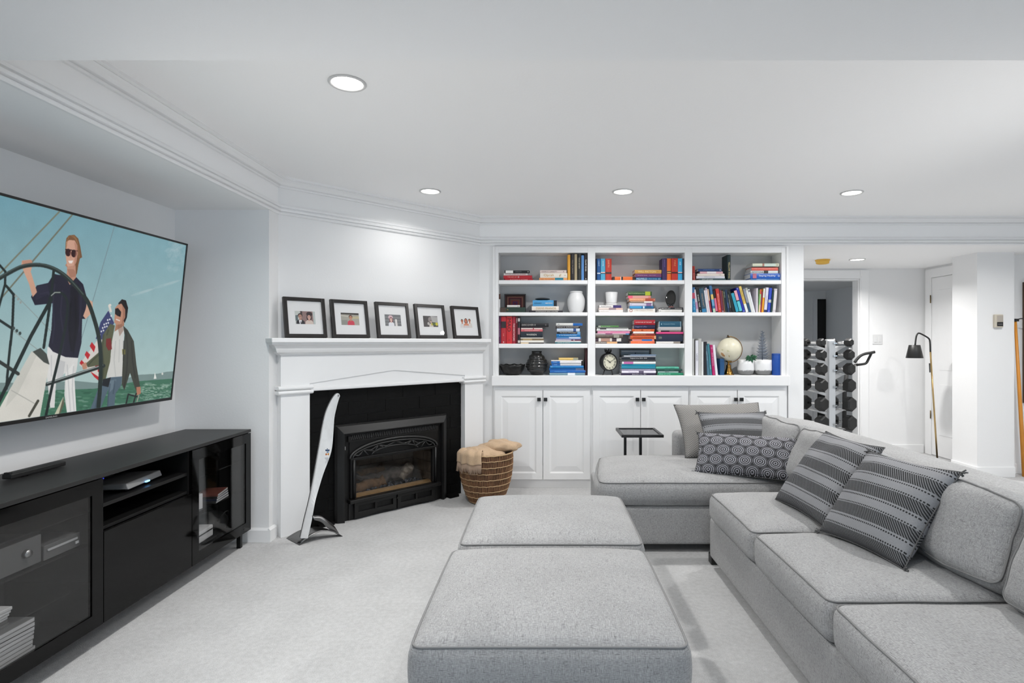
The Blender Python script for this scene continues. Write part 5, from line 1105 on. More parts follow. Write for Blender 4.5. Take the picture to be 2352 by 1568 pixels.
stack(8, 'right stack', [('blue book', 1724.5, 1793.6, 4.4, '1e66a8', [('Living Foundations', .1, .6, 'd0e4f4', .5)]), ('thick blue book with white lettering', 1723.5, 1793.8, 11.6, '1a58b4', [('Staying Healthy', .28, .82, 'f0f4fa', .4), ('o', .9, .96, 'e0e8f4', .35)], [(.08, .20, 'b86a80')]), ('white book with a dark pattern', 1725, 1787.5, 6.6, 'd0d8da', [('KEYSTONE', .04, .46, '10302e', .5)], [(.48, .64, '2c3434')]), ('salmon red book', 1727, 1787.5, 7, 'dc6454', [('THE COUNTRY HOUSE', .1, .7, 'f0a89c', .3)]), ('thin black book', 1728, 1776, 2.2, '2e2a2c'), ('pale green and cream book', 1729, 1790, 7.2, 'd6d8c0', [('o', .9, .95, '4a5a4a', .4)], [(.37, .44, 'a87868'), (.44, .86, 'c8d8cc')])])
upright_books(9, 'long row', [('blue and red book', 1591.2, 1599.4, 659, '1e7cac', -3, [('VENTURE', .55, .9, '8ad8f0', .5)], [(.0, .18, '3a6a9a'), (.22, .45, 'b84a62')]), ('pale grey book', 1599.8, 1605.4, 664, 'c8c0c8', -7, None, [(.55, .85, 'b088a8')]), ('black book with white lettering', 1605.8, 1612.6, 658, '1a1618', -8.5, [('SHARK TIDE', .3, .8, 'd8dcdc', .45), ('o', .93, .97, Wt, .4)]), ('dark teal book with a tan title', 1613, 1623.6, 661, '2a4c5e', -8, [('MANUSCRIPT', .22, .78, 'b09a84', .55)], [(.86, 1, '2a7aa8')]), ('white book', 1624, 1627.8, 666, 'dedade', -8), ('white book with a lilac tip', 1628, 1631.6, 660, 'e0dce2', -8, None, [(0, .1, 'b8a8c0')]), ('peach and red book', 1632, 1635.6, 663, 'dcb89c', -8, None, [(.5, 1, '9a2c44')]), ('blue, yellow and pale book', 1638, 1644, 655, '3a6a98', -8.5, None, [(.33, .52, 'd8b868'), (.52, .76, '6aa0c4'), (.86, 1, 'b0c8b0')]), ('black and pink book', 1644.4, 1649.2, 666, '28181e', -7.5, None, [(.36, .95, 'd86a8a')]), ('red book with pale lettering', 1650, 1657.6, 662, 'c4342c', -7, [('BEACON HOUSE', .22, .9, 'f4b8a8', .4)]), ('maroon book', 1658.2, 1663.6, 666, '6e2a42', -6.5, [('o', .93, .98, Wt, .5)]), ('thin brown book', 1664, 1666.6, 667, '8a6248', -6.5), ('dark green book', 1667, 1671.6, 664, '1a2e34', -7, [('LETTERS', .06, .4, 'a8b49a', .5)]), ('navy book', 1672, 1677, 664, '1c3450', -7.5, [('NIGHT', .5, .9, '6a8ac8', .5)]), ('black book with small white capitals', 1677.4, 1682.4, 665, '1c1a20', -9, [('EVERY DANDELION', .1, .9, 'c0c4b0', .4)]), ('black and green book', 1683, 1690, 668, '121c1a', -14), ('dark book with a cyan stripe', 1691, 1698.4, 671, '142e3c', -15.5, None, [(.02, .98, '2a9ab4')]), ('dark green book with a pink and aqua edge', 1699, 1706, 666, '0e3a3a', -15.5, None, [(.0, .45, 'e0a0ac'), (.5, .95, '5ac0cc')]), ('deep blue book', 1706.6, 1713.2, 659, '1e2a9c', -16, [('o', .02, .07, 'c0c8e8', .5), ('o', .93, .98, 'a0b0e8', .5)]), ('yellow book with a white foot', 1713.8, 1720, 656, 'e2c266', -15.5, [('SUCCESSFUL WAY', .15, .6, '6a5a20', .5)], [(.68, 1, 'e4e8e4')]), ('grey and navy book', 1720.6, 1725.4, 662, '8a90a0', -14.5, None, [(.6, 1, '1c4468')]), ('white book with a grey top', 1726, 1731, 660, 'dcdeda', -14.5, None, [(0, .1, 'a8aaa0')]), ('white book at the slope end', 1731.4, 1735.8, 663, 'e4e6ea', -14, None, [(.04, .12, '7a7a84')]), ('narrow white book standing upright', 1737.6, 1741.8, 661, 'd4ccd4', 0), ('green and orange book', 1742.4, 1745.8, 664, 'a0d08c', 4, None, [(0, .2, 'c8502c'), (.66, 1, 'dcc0a0')]), ('thin maroon book', 1746, 1749, 669, '9a3a58', 4.5), ('orange book with a white top', 1749.4, 1753.8, 662, 'e8a02c', 4.5, None, [(0, .38, 'd4dcd4')]), ('white book with a navy foot', 1754.6, 1761, 659.5, 'd6d4e2', 5, [('NOVELTY', .2, .8, 'a8a8c0', .4)], [(.9, 1, '1c2a54')]), ('royal blue book with a white disc', 1762.4, 1769, 660.5, '2e48b4', 5, [('o', .93, .97, Wt, .4)], [(.48, .60, 'b8bcb8')]), ('dark green patterned book', 1770, 1773.6, 666, '1c3c3e', 5), ('white grey end book', 1774.4, 1781.6, 662, 'c4bec2', 5, None, [(.1, .9, 'd8d2d4')])], 717)
upright_books(10, 'white and dark row', [('white grey book', 1590.8, 1595.2, 778, 'ccccc8', 0), ('thin black book', 1595.6, 1597.2, 780, '2a2624', 0), ('white book with grey capitals', 1597.6, 1604.6, 782, 'dcdce2', 0, [('LAND', .35, .62, '8a8c9a', .5)]), ('grey white book', 1605, 1611.4, 778, 'b8b8b4', 0), ('white book', 1611.8, 1616, 785, 'e0e2e0', 0), ('black book', 1616.4, 1624, 785, '1c1c22', 0), ('grey blue book', 1624.8, 1630.4, 788, '4a7488', -5, [('FARM TALES', .2, .6, 'a0c4d0', .4)]), ('teal blue book', 1631, 1636.2, 789.5, '3e7e8c', -5, [('RIVER', .6, .9, 'c0e4e0', .4)]), ('magenta book', 1637, 1643, 792, 'b41a64', -5, [('o', .08, .14, 'e8a0c0', .5), ('TRAIL SCHOOL', .25, .7, 'e8b0cc', .45)]), ('white paperback', 1644, 1650, 792, 'e4e2ea', -6)], 862)
# ------------------------------------------------------------------ other things on the shelves
def onshelf(name, label, cat, px, row, y, group=None): return thing(name, label, cat, ((px-CX)*y/FPX, y, SHELF_Z[row]+.0003), group=group)
# second shelf left: framed textile, box, slim books, figurine
t = onshelf('framed_textile', 'small dark framed red and blue woven textile on the second shelf', 'picture', 1183, 1, 5.13)
h_, w_ = .175, .196
f = MB()
for r in ((-w_/2, -w_/2+.010, 0, h_), (w_/2-.010, w_/2, 0, h_), (-w_/2+.01, w_/2-.01, 0, .010), (-w_/2+.01, w_/2-.01, h_-.010, h_)): f.box(r[0], r[1], 0, .018, r[2], r[3])
f.build('frame', M_KNOB, t, bevel=.001)
n_ = 128; V, U = np.mgrid[0:n_, 0:n_]/n_; q = np.maximum(abs(U-.5), abs(V-.5))*2
pal = np.array([(96, 40, 44), (58, 48, 86), (110, 52, 48), (84, 70, 66), (70, 36, 44), (120, 84, 76), (60, 54, 52)])
img = pal[(np.floor(q*7)+((np.floor(U*26)+np.floor(V*26)) % 2)*(np.floor(q*14) % 2)).astype(int) % 7]/255*.9
po = MB().add([(-w_/2+.01, .009, .01), (w_/2-.01, .009, .01), (w_/2-.01, .009, h_-.01), (-w_/2+.01, .009, h_-.01)], [(0, 1, 2, 3)]).build('textile', image_mat('woven_textile', img, .9, spec=.1), t)
planar_uv(po, lambda c, n: ((c.x+w_/2-.01)/(w_-.02), (c.z-.01)/(h_-.02)))
t = thing('gift_box', 'long dark green box with a gold emblem in front of the textile', 'box', (sx(1178), YSP+.06, SHELF_Z[1]+.0003))
MB().box(-.110, .110, -.05, .045, 0, .046).build('box', mat('bottle_green', (30, 52, 40), .45), t, bevel=.002); MB().box(-.1105, -.062, -.0506, -.05, .002, .044).build('brown_end', mat('brown_end', (70, 54, 44), .5), t)
MB().lathe([(.0001, 0), (.008, 0), (.008, .0012), (.0001, .0012)], 16, M=Matrix.Translation((-.048, -.05, .024)) @ Matrix.Rotation(math.pi/2, 4, 'X')).build('emblem', M_BRASS, t)
t = thing('book', 'slim white booklet lying on the dark green box', 'book', (sx(1179), YSP+.03, SHELF_Z[1]+.0470), group='books on the second shelf of the left bay')
book_parts(t, .114, .020, .10, 'e4e0dc', [('o', .82, .9, '5a4a44', .4)], None, [])
t = onshelf('candle_holder', 'thin white and brown candle stick at the left end of the second shelf', 'candle', 1147.3, 1, 5.03)
MB().lathe([(.0001, 0), (.010, 0), (.010, .006), (.007, .010), (.007, .12), (.0001, .12)], 14).build('stem', M_WHT, t); MB().lathe([(.0001, .12), (.0095, .121), (.0095, .165), (.0001, .166)], 14).build('top', mat('brown_cap', (84, 56, 48), .5), t)
M_CERAM = mat('white_ceramic', 226, .35, bump=(120, .05))
def lathe_thing(name, label, cat, px, row, y, prof, m, part, seg=36, group=None, f=None):
    t = onshelf(name, label, cat, px, row, y, group); MB().lathe(prof, seg, f=f).build(part, m, t); return t
k = 5.09/FPX
vp = [(13, 0), (15.5, 3), (18, 9), (19.8, 17), (20.4, 25), (20, 31), (18, 37), (15.6, 42), (14, 45.5), (14.2, 47.5), (14.2, 49), (13, 49.3), (12.6, 47), (12.8, 44), (16, 38), (18, 30), (17, 15), (12, 3), (.01, 2)]
t = lathe_thing('white_vase', 'round white ceramic vase on the second shelf of the left bay', 'vase', 1323.4, 1, 5.09, [(.0001, 0)]+[(r*k, z*k) for r, z in vp], M_CERAM, 'body')
MB().lathe([(14.25*k, 45.8*k), (14.9*k, 46.6*k), (14.9*k, 48*k), (14.25*k, 48.8*k)], 36).build('lip', M_CERAM, t)
# dark bowl and ribbed vase on the counter, left bay
M_BRONZE = mat('dark_bronze', 34, .38, metal=.35, vary=(20, .3), bump=(60, .3)); k = 5.07/FPX
bp_ = [(14, 0), (20, 4), (25, 11), (28, 19), (28.6, 23.5), (27.4, 23.8), (26.5, 20), (23, 11), (17, 5), (.01, 4)]
t = lathe_thing('dark_bowl', 'rough dark metal bowl on the counter, left bay', 'bowl', 1176.5, 3, 5.07, [(.0001, 0)]+[(r*k, z*k) for r, z in bp_], M_BRONZE, 'bowl', 40, f=lambda r, z, a: (r*(1+.03*math.sin(a*7)+.02*math.sin(a*13)), z*(1+.05*math.sin(a*9+1))))
MB().lathe([(10*k, 0), (15*k, 0), (15*k, 1.2*k), (10*k, 1.2*k)], 28).build('foot_ring', M_BRONZE, t)
vb = [(13.5, 0), (14.5, 3), (18, 7), (19.5, 11)]
pts = [(.0001, 0), (13.5*k, 0), (14.5*k, 3*k), (16.5*k, 7*k)]
for s in range(41):
    z = 8+s*.90; env = 17.5+7.6*math.sin(math.pi*min(1, max(0, (z-4)/37))); pts.append(((env-1.1+1.5*abs(math.sin(z*.42)))*k, z*k))
pts += [(13.5*k, 46*k), (11.3*k, 49*k), (11.2*k, 53*k), (11.6*k, 54.2*k), (10.2*k, 54.2*k), (9.8*k, 48*k), (.0001, 40*k)]
t = lathe_thing('ribbed_vase', 'dark brown vase with spiral ribs beside the bowl on the counter', 'vase', 1233, 3, 5.08, pts, mat('dark_glaze', 32, .22, spec=.6), 'body', 40, f=lambda r, z, a: (r*(1+.03*math.sin(z*60+a)), z))
MB().lathe([(11.3*k, 52*k), (12*k, 53*k), (11.6*k, 54.6*k), (10.4*k, 54.4*k)], 32).build('lip', M_BRONZE, t)
# white pot with saucer on books
k = 5.09/FPX; zz = zH-SHELF_Z[1]
t = thing('white_pot', 'tapered white flower pot with a saucer on the white book stack', 'pot', ((1404.5-CX)*5.09/FPX, 5.09, zH+.0004))
MB().lathe([(.0001, 4.5*k), (11.5*k, 4.6*k), (12.2*k, 8*k), (14.2*k, 30.5*k), (13.4*k, 30.8*k), (11*k, 8*k), (.0001, 7*k)], 36).build('pot', M_CERAM, t)
MB().lathe([(.0001, 0), (11.5*k, 0), (14.6*k, 3.8*k), (14*k, 4.5*k), (.0001, 4.4*k)], 36).build('saucer', M_CERAM, t)
# oval dark plate on a stand on the low pair
zJ = SHELF_Z[1]+12*SC; t = thing('oval_plate', 'glossy dark oval plate propped on the low book pair', 'plate', M=Matrix.Translation(((1541.5-CX)*5.07/FPX, 5.07, zJ+.0012)))
pm = Matrix.Translation((0, .015, .082)) @ Matrix.Rotation(.16, 4, 'Y') @ Matrix.Rotation(-.2, 4, 'X') @ Matrix.Diagonal((.047, .010, .078, 1))
MB().sphere((0, 0, 0), 1, 28, 14, M=pm).build('plate', mat('plate_black', 20, .08, spec=.7), t)
MB().box(-.02, .02, -.012, .030, 0, .010).build('stand', mat('stand_rose', (150, 96, 90), .5), t, bevel=.002)
for s in (-1, 1): MB().tube([(s*.016, -.008, .008), (s*.008, -.004, .028)], .003, 6).build('prong', M_KNOB, t)
# pineapple shaped clock
k = 5.03/FPX; t = onshelf('desk_clock', 'black pineapple shaped clock with roman numerals on the counter, middle bay', 'clock', 1397, 3, 5.06)
cm = Matrix.Translation((0, 0, 30*k)) @ Matrix.Rotation(math.radians(24), 4, 'Z') @ Matrix.Rotation(math.pi/2, 4, 'X')
MB().lathe([(.0001, -.03), (18.5*k, -.03), (20.4*k, -.022), (20.8*k, 0), (20.4*k, .028), (19*k, .034), (17.8*k, .034), (17.7*k, .024), (.0001, .024)], 40, M=cm).build('case', M_KNOB, t)
fo = MB().lathe([(.0001, .0262), (17.7*k, .0272)], 40, M=cm).build('dial', mat('clock_dial', (222, 218, 196), .6), t)
for i, s in enumerate(['XII', 'I', 'II', 'III', 'IIII', 'V', 'VI', 'VII', 'VIII', 'IX', 'X', 'XI']):
    a = math.pi/2-i*math.pi/6; M = cm @ Matrix.Translation((14*k*math.cos(a), 14*k*math.sin(a), .029)) @ Matrix.Rotation(a-math.pi/2, 4, 'Z') @ Matrix.Rotation(-math.pi/2, 4, 'X')
    text(s, 5*k, 4.6*k, M_KNOB, t, M, 'numeral')
for a, ln, wd in ((math.radians(146), 10, 1.1), (math.radians(27), 14.5, .8)):
    d = Vector((math.cos(a), math.sin(a))); nn = Vector((-d.y, d.x))*wd*k*.7
    MB().add([cm @ Vector((p.x, p.y, .0305)) for p in (nn-d*3*k, -nn-d*3*k, -nn*.6+d*ln*k, nn*.6+d*ln*k)], [(0, 1, 2, 3)]).build('hand', M_KNOB, t)
for x, y in ((-.05, -.02), (.035, -.035), (.045, .02)): MB().tube([(x*.62, y*.6, 13*k), (x, y, 0.001)], [.005, .0035], 8).build('foot', M_KNOB, t)
for j in range(9):
    a = j*2*math.pi/9; r0, r1 = .008, .030+.006*(j % 2)
    MB().tube(smoothpath([(r0*math.cos(a), r0*math.sin(a), 49.5*k), (r1*.8*math.cos(a), r1*.5*math.sin(a), 55*k), (r1*math.cos(a), r1*.6*math.sin(a), (58+3*(j % 2))*k)], 3), [.005, .007, .008, .007, .005, .003, .001], 6).build('leaf', M_KNOB, t)
MB().tube([(0, 0, 48*k), (0, 0, 55*k), (.004, 0, 60.5*k)], [.008, .006, .002], 8).build('stem', M_KNOB, t)
# frame leaning behind the school stack
t = thing('picture_frame', 'black framed grey picture behind the school book stack', 'picture frame', M=Matrix.Translation(((1459.6-CX)*5.17/FPX, 5.17, SHELF_Z[3]+.0004)))
w_, h_ = .286, .232; f = MB()
for r in ((-w_/2, -w_/2+.012, 0, h_), (w_/2-.012, w_/2, 0, h_), (-w_/2+.012, w_/2-.012, 0, .012), (-w_/2+.012, w_/2-.012, h_-.012, h_)): f.box(r[0], r[1], 0, .018, r[2], r[3])
f.build('frame', M_KNOB, t, bevel=.001); MB().box(-w_/2+.012, w_/2-.012, .008, .016, .012, h_-.012).build('picture', mat('grey_blue_print', (120, 134, 146), .5), t)
MB().box(-w_/2+.018, w_/2-.018, .0068, .008, h_-.026, h_-.020).build('mount_line', mat('pale_line', 190, .5), t); MB().prism([(-.008, h_-.046), (.008, h_-.046), (0, h_-.030)], .0066, .008, 'y').build('mark', mat('navy_mark', (30, 40, 66), .5), t)
# globe
k = 5.09/FPX; t = onshelf('globe', 'cream desk globe on a brass foot on the counter, right bay', 'globe', 1673.5, 3, 5.09)
M_BRASSP = mat('polished_brass', (150, 112, 56), .25, 1); gc = Vector((1.5*k, 0, 58*k)); R_ = 26.8*k
gm = mat('globe_cream', (226, 220, 196), .35, vary=(9, .12)); MB().sphere(gc, R_, 40, 24).build('ball', gm, t)
def cont(pts, c, nm):                                  # raised land patches lying on the ball
    P = []; 
    for lon, lat in pts: a, b = math.radians(lon-90), math.radians(lat); P.append(gc+Vector((math.cos(b)*math.cos(a), math.cos(b)*math.sin(a), math.sin(b)))*R_*1.004)
    ctr = sum(P, Vector())/len(P); ctr = gc+(ctr-gc).normalized()*R_*1.006
    MB().add(P+[ctr], [(i, (i+1) % len(P), len(P)) for i in range(len(P))]).build('land', mat('globe_'+nm, c, .45), t)
cont([(-62, -14), (-50, -18), (-42, -30), (-46, -38), (-58, -34), (-66, -24)], (186, 140, 92), 'tan'); cont([(-22, -28), (-17, -30), (-16, -40), (-21, -40)], (178, 160, 104), 'olive')
cont([(-30, -2), (-20, -4), (-16, -10), (-28, -10)], (206, 204, 164), 'pale'); cont([(-56, 2), (-46, 0), (-48, -6), (-58, -4)], (206, 200, 156), 'pale'); cont([(-8, 62), (6, 66), (14, 60), (2, 56)], (212, 206, 176), 'pale2')
arc = [gc+Vector((math.sin(a)*R_*1.10, -.004, math.cos(a)*R_*1.10)) for a in [math.radians(-6+s*8) for s in range(24)]]
MB().tube(arc, .0032, 8).build('meridian', M_BRASSP, t)
MB().lathe([(.0001, 0), (4, 0), (3.6, 1), (1.6, 1.6), (1.4, 3.2), (2.2, 4.4), (1.4, 5.8), (.0001, 6)], 14, (-.006, 0, 58*k+R_*1.02), M=Matrix.Identity(4), f=lambda r, z, a: (r*k, z*k)).build('finial', mat('finial_dark', (70, 56, 40), .4, .8), t)
MB().lathe([(.0001, 0), (12.5*k, 0), (12*k, 1.6*k), (9.6*k, 3*k), (8.8*k, 7*k), (6*k, 14*k), (5.2*k, 19*k), (5.6*k, 21*k), (4*k, 22.5*k), (2.4*k, 24*k), (2.2*k, 28*k), (8*k, 31*k), (.0001, 33*k)], 28).build('foot', M_BRASSP, t)
t = onshelf('blue_box', 'small blue box standing behind the globe', 'box', 1657, 3, 5.06)
MB().box(-.018, .020, -.02, .10, 0, .146).build('carton', mat('petrol_blue', (16, 72, 118), .45), t, bevel=.0015); MB().box(-.016, .018, -.0206, -.02, .12, .122).build('lid_line', mat('petrol_dark', (10, 48, 84), .45), t)
# two white and grey pots, a silver fern and a green leaf
def dip_mat():
    m = mat('dipped_pot', 232, .5); nt = m.node_tree; b = nt.nodes['Principled BSDF']; tc = nt.nodes.new('ShaderNodeTexCoord'); sp = nt.nodes.new('ShaderNodeSeparateXYZ'); r = nt.nodes.new('ShaderNodeValToRGB')
    n = nt.nodes.new('ShaderNodeTexNoise'); n.inputs['Scale'].default_value = 60; ad = nt.nodes.new('ShaderNodeMath'); ad.operation = 'MULTIPLY_ADD'; ad.inputs[1].default_value = .02
    nt.links.new(tc.outputs['Object'], sp.inputs[0]); nt.links.new(tc.outputs['Object'], n.inputs['Vector']); nt.links.new(n.outputs[0], ad.inputs[0]); nt.links.new(sp.outputs['Z'], ad.inputs[2])
    e = r.color_ramp.elements; e[0].position = .048; e[0].color = rgb(128); e[1].position = .056; e[1].color = rgb(234); nt.links.new(ad.outputs[0], r.inputs[0]); nt.links.new(r.outputs[0], b.inputs['Base Color']); return m
M_DIP = dip_mat(); k = 5.08/FPX; POTS = []
for px, lab, rr in ((1712.5, 'white and grey dipped pot holding a green leaf', 18.5), (1752, 'white and grey dipped pot holding a silver fern tree', 20)):
    t = onshelf('dipped_pot', lab, 'pot', px, 3, 5.08, 'dipped pots on the counter'); s = rr/18.5
    MB().lathe([(.0001, 0), (12*k*s, 0), (16.5*k*s, 4*k), (18.5*k*s, 12*k), (18.2*k*s, 24*k), (17.8*k*s, 34.6*k), (16.6*k*s, 34.8*k), (17*k*s, 24*k), (15*k*s, 8*k), (.0001, 5*k)], 36).build('pot', M_DIP, t)
    MB().lathe([(.0001, 30*k), (16.9*k*s, 30*k)], 24).build('gravel', mat('pot_fill', 150, .9, vary=(80, .4)), t); POTS.append(t)
M_FERN = mat('silver_fern', (104, 112, 124), .5, metal=.3); M_LEAF = mat('green_leaf', (40, 92, 62), .45)
t = thing('silver_tree', 'tall silver grey fern shaped tree standing in the right dipped pot', 'plant', ((1751-CX)*5.08/FPX, 5.08, SHELF_Z[3]+30.2*k))
MB().tube([(0, 0, 0), (0, 0, 30*k), (0, 0, 72*k)], [.005, .004, .0012], 8).build('stem', M_FERN, t)
for j in range(26):
    z = 6+j*2.5; ln = (17*(1-(z/74))+2)*k
    for s in (-1, 1):
        zt2 = (z+2+ln/k*.15)*k; yy = .022*math.sin(j*2.3)
        MB().add([Vector((0, 0, z*k-.003)), Vector((s*ln*.55, yy*.6, z*k+.000)), Vector((s*ln, yy, zt2)), Vector((s*ln*.5, yy*.5, z*k+.007)), Vector((0, 0, z*k+.006))], [(0, 1, 3, 4), (1, 2, 3)]).build('frond', M_FERN, t)
t = thing('green_plant', 'green lobed leaf plant drooping from the left dipped pot', 'plant', ((1712.5-CX)*5.08/FPX, 5.08, SHELF_Z[3]+30.2*k))
st = smoothpath([(0, 0, 0), (.006, -.02, .03), (.02, -.065, .046)], 5); MB().tube(st, .0018, 6).build('stem', M_LEAF, t)
for j in range(9):
    a = math.radians(-70+j*40); d = Vector((math.cos(a), -.25*math.sin(a)-.2, math.sin(a)*.55-.35)).normalized(); b0 = Vector((.02, -.07, .046)); ln = .060; sd = d.cross(Vector((0, -1, .2))).normalized()*.013
    MB().add([b0, b0+d*ln*.5+sd, b0+d*ln, b0+d*ln*.5-sd, b0+d*ln*.5+Vector((0, -.005, .004))], [(0, 1, 4), (1, 2, 4), (2, 3, 4), (3, 0, 4)]).build('leaflet', M_LEAF, t)
t = onshelf('blue_canister', 'tall royal blue cylinder canister at the right end of the counter', 'canister', 1783.4, 3, 5.04)
k = 5.04/FPX; MB().lathe([(.0001, 0), (10*k, 0), (10.4*k, .6*k), (10.4*k, 48.5*k), (9.8*k, 49.4*k), (.0001, 49.6*k)], 32).build('body', mat('royal_blue', (16, 74, 160), .45), t); MB().lathe([(10.45*k, 46*k), (10.6*k, 46.3*k), (10.6*k, 46.9*k), (10.45*k, 47.2*k)], 32).build('lid_ring', mat('royal_blue_dark', (12, 54, 122), .4), t)
MB().box(.028, .032, -.032, -.028, 38*k, 39.5*k).build('button', M_WHT, t)
# ------------------------------------------------------------------ wicker basket with throw
M_REED = mat('wicker_reed', (132, 96, 66), .7, vary=(18, .45)); M_REEDD = mat('wicker_body', (78, 52, 38), .8, vary=(14, .4)); M_CANE = mat('pale_cane', (190, 160, 122), .65)
bk_ = thing('wicker_basket', 'round brown wicker basket between fireplace and cabinets', 'basket', (-.475, 4.60, 0))
BP = [(.128, 0), (.140, .02), (.165, .07), (.190, .14), (.208, .22), (.216, .30), (.217, .36), (.214, .405)]
def br(z):
    for (r0, z0), (r1, z1) in zip(BP, BP[1:]):
        if z0 <= z <= z1: return r0+(r1-r0)*(z-z0)/(z1-z0)
    return BP[-1][0]
MB().lathe([(.0001, 0)]+BP+[(.204, .405), (.206, .30), (.180, .14), (.125, .02), (.0001, .016)], 48).build('body', M_REEDD, bk_)
rd = MB(); rows = [.012+.0495*i for i in range(9)]; rows[-1] = .402
for i in range(8):
    for q in range(104):
        a = 2*math.pi*(q+.5*(i % 2))/104+random.uniform(-.008, .008); b = a+random.uniform(-.004, .022)
        rd.tube([((br(rows[i]+f*(rows[i+1]-rows[i]))+.002)*math.cos(c), (br(rows[i]+f*(rows[i+1]-rows[i]))+.002)*math.sin(c), rows[i]+f*(rows[i+1]-rows[i])) for f, c in ((0, a), (1, b))], .0036, 4, caps=False)
ro = rd.build('reeds', M_REED, bk_); ro['kind'] = 'stuff'
for i in range(9):
    z = rows[i]; MB().tube([((br(z)+.005)*math.cos(2*math.pi*q/48), (br(z)+.005)*math.sin(2*math.pi*q/48), z+.002*math.sin(q*3)) for q in range(48)], .0030 if i < 8 else .0055, 6, True).build('cane_ring', M_CANE, bk_)
M_THROW = fabric('tan_throw', (196, 168, 138), .3, 1.2); M_FRING = mat('throw_fringe', (176, 152, 132), .9)
bl = thing('throw_blanket', 'tan fringed throw blanket stuffed in the wicker basket', 'blanket', (-.475, 4.60, 0))
def lump(c, r, sc, sd, nm='fold'):
    mb = MB().sphere((0, 0, 0), 1, 36, 22); mb.v = [tuple(Vector((p[0]*sc[0], p[1]*sc[1], p[2]*sc[2]))*r*(1+.22*mnoise.noise(Vector(p)*1.6+Vector((sd, 0, 0)))+.06*math.sin(p[0]*9+p[1]*7+sd))+Vector(c)) for p in mb.v]
    o = mb.build(nm, M_THROW, bl, merge=True, smooth=True); box_uv(o); return o
lump((-.02, .0, .385), .15, (1.15, 1.1, .42), 1); lump((.115, .03, .440), .105, (1.45, .95, .48), 4); lump((-.10, -.075, .405), .085, (1.1, 1.0, .5), 7)
# flap over the rim and its fringe
def flap(u, v):
    a = math.radians(205+62*u); z = .425-.085*max(0, v-.25)/.75; r = .165+.072*min(1, v/.35)+.006*math.sin(u*22)*v
    return Vector((r*math.cos(a), r*math.sin(a), z+.014*math.sin(math.pi*min(1, v/.3))+.006*math.sin(u*15)))
fo = MB().grid(flap, 30, 12).build('flap', M_THROW, bl, smooth=True); box_uv(fo); so = fo.modifiers.new('thick', 'SOLIDIFY'); so.thickness = .008; so.offset = 1
fr_ = MB()
for q in range(74):
    u = q/73; p = flap(u, 1); d = Vector((p.x, p.y, 0)).normalized()
    fr_.tube([p+d*.003, p+d*.006+Vector((0, 0, -.03)), p+d*(.004+random.uniform(-.003, .005))+Vector((random.uniform(-.004, .004), 0, -.065+random.uniform(-.012, .01)))], .0019, 4)
o = fr_.build('fringe', M_FRING, bl); o['kind'] = 'stuff'
# ------------------------------------------------------------------ dumbbell rack
DY = 5.85
def dz(py): return H-(py-CY)*DY/FPX
def dx(px): return (px-CX)*DY/FPX
M_RACK = mat('rack_grey', 214, .4, metal=.1); M_RUB = mat('black_rubber', 34, .55, spec=.4); M_CHR = mat('chrome', 210, .18, 1)
rk = thing('dumbbell_rack', 'grey metal six tier dumbbell rack in the hall before the doorway', 'rack', (dx(1911), DY, 0))
MB().box(-.044, .044, .02, .06, .03, dz(779)).build('column', M_RACK, rk, bevel=.004); MB().box(-.034, .030, -.012, .0195, .05, dz(783)).build('column_rib', mat('rack_blue_grey', (206, 209, 212), .4, .1), rk)
MB().box(-.25, .25, -.04, .12, .001, .03).build('foot_plate', M_RACK, rk, bevel=.004); MB().box(-.03, .03, -.28, .34, .0305, .05).build('foot_bar', M_RACK, rk, bevel=.004)
TIERS = [(788, .046), (817, .058), (850, .066), (888, .073), (931, .080), (974, .084), (1020, .086)]
def hexhead(c, r, ln, M):
    mb = MB(); n = 6; pr = [(r*.80, -ln/2), (r, -ln/2+.012), (r, ln/2-.012), (r*.80, ln/2)]
    vs = [M @ Vector((p*math.cos(math.pi/6+k*math.pi/3), p*math.sin(math.pi/6+k*math.pi/3), z+c)) for k in range(n) for p, z in pr]
    fs = [(k*4+i, ((k+1) % n)*4+i, ((k+1) % n)*4+i+1, k*4+i+1) for k in range(n) for i in range(3)]
    fs += [tuple(k*4 for k in range(n)), tuple(k*4+3 for k in reversed(range(n)))]
    return mb.add(vs, fs)
TN = ['top', 'second', 'third', 'fourth', 'fifth', 'lowest', 'bottom']
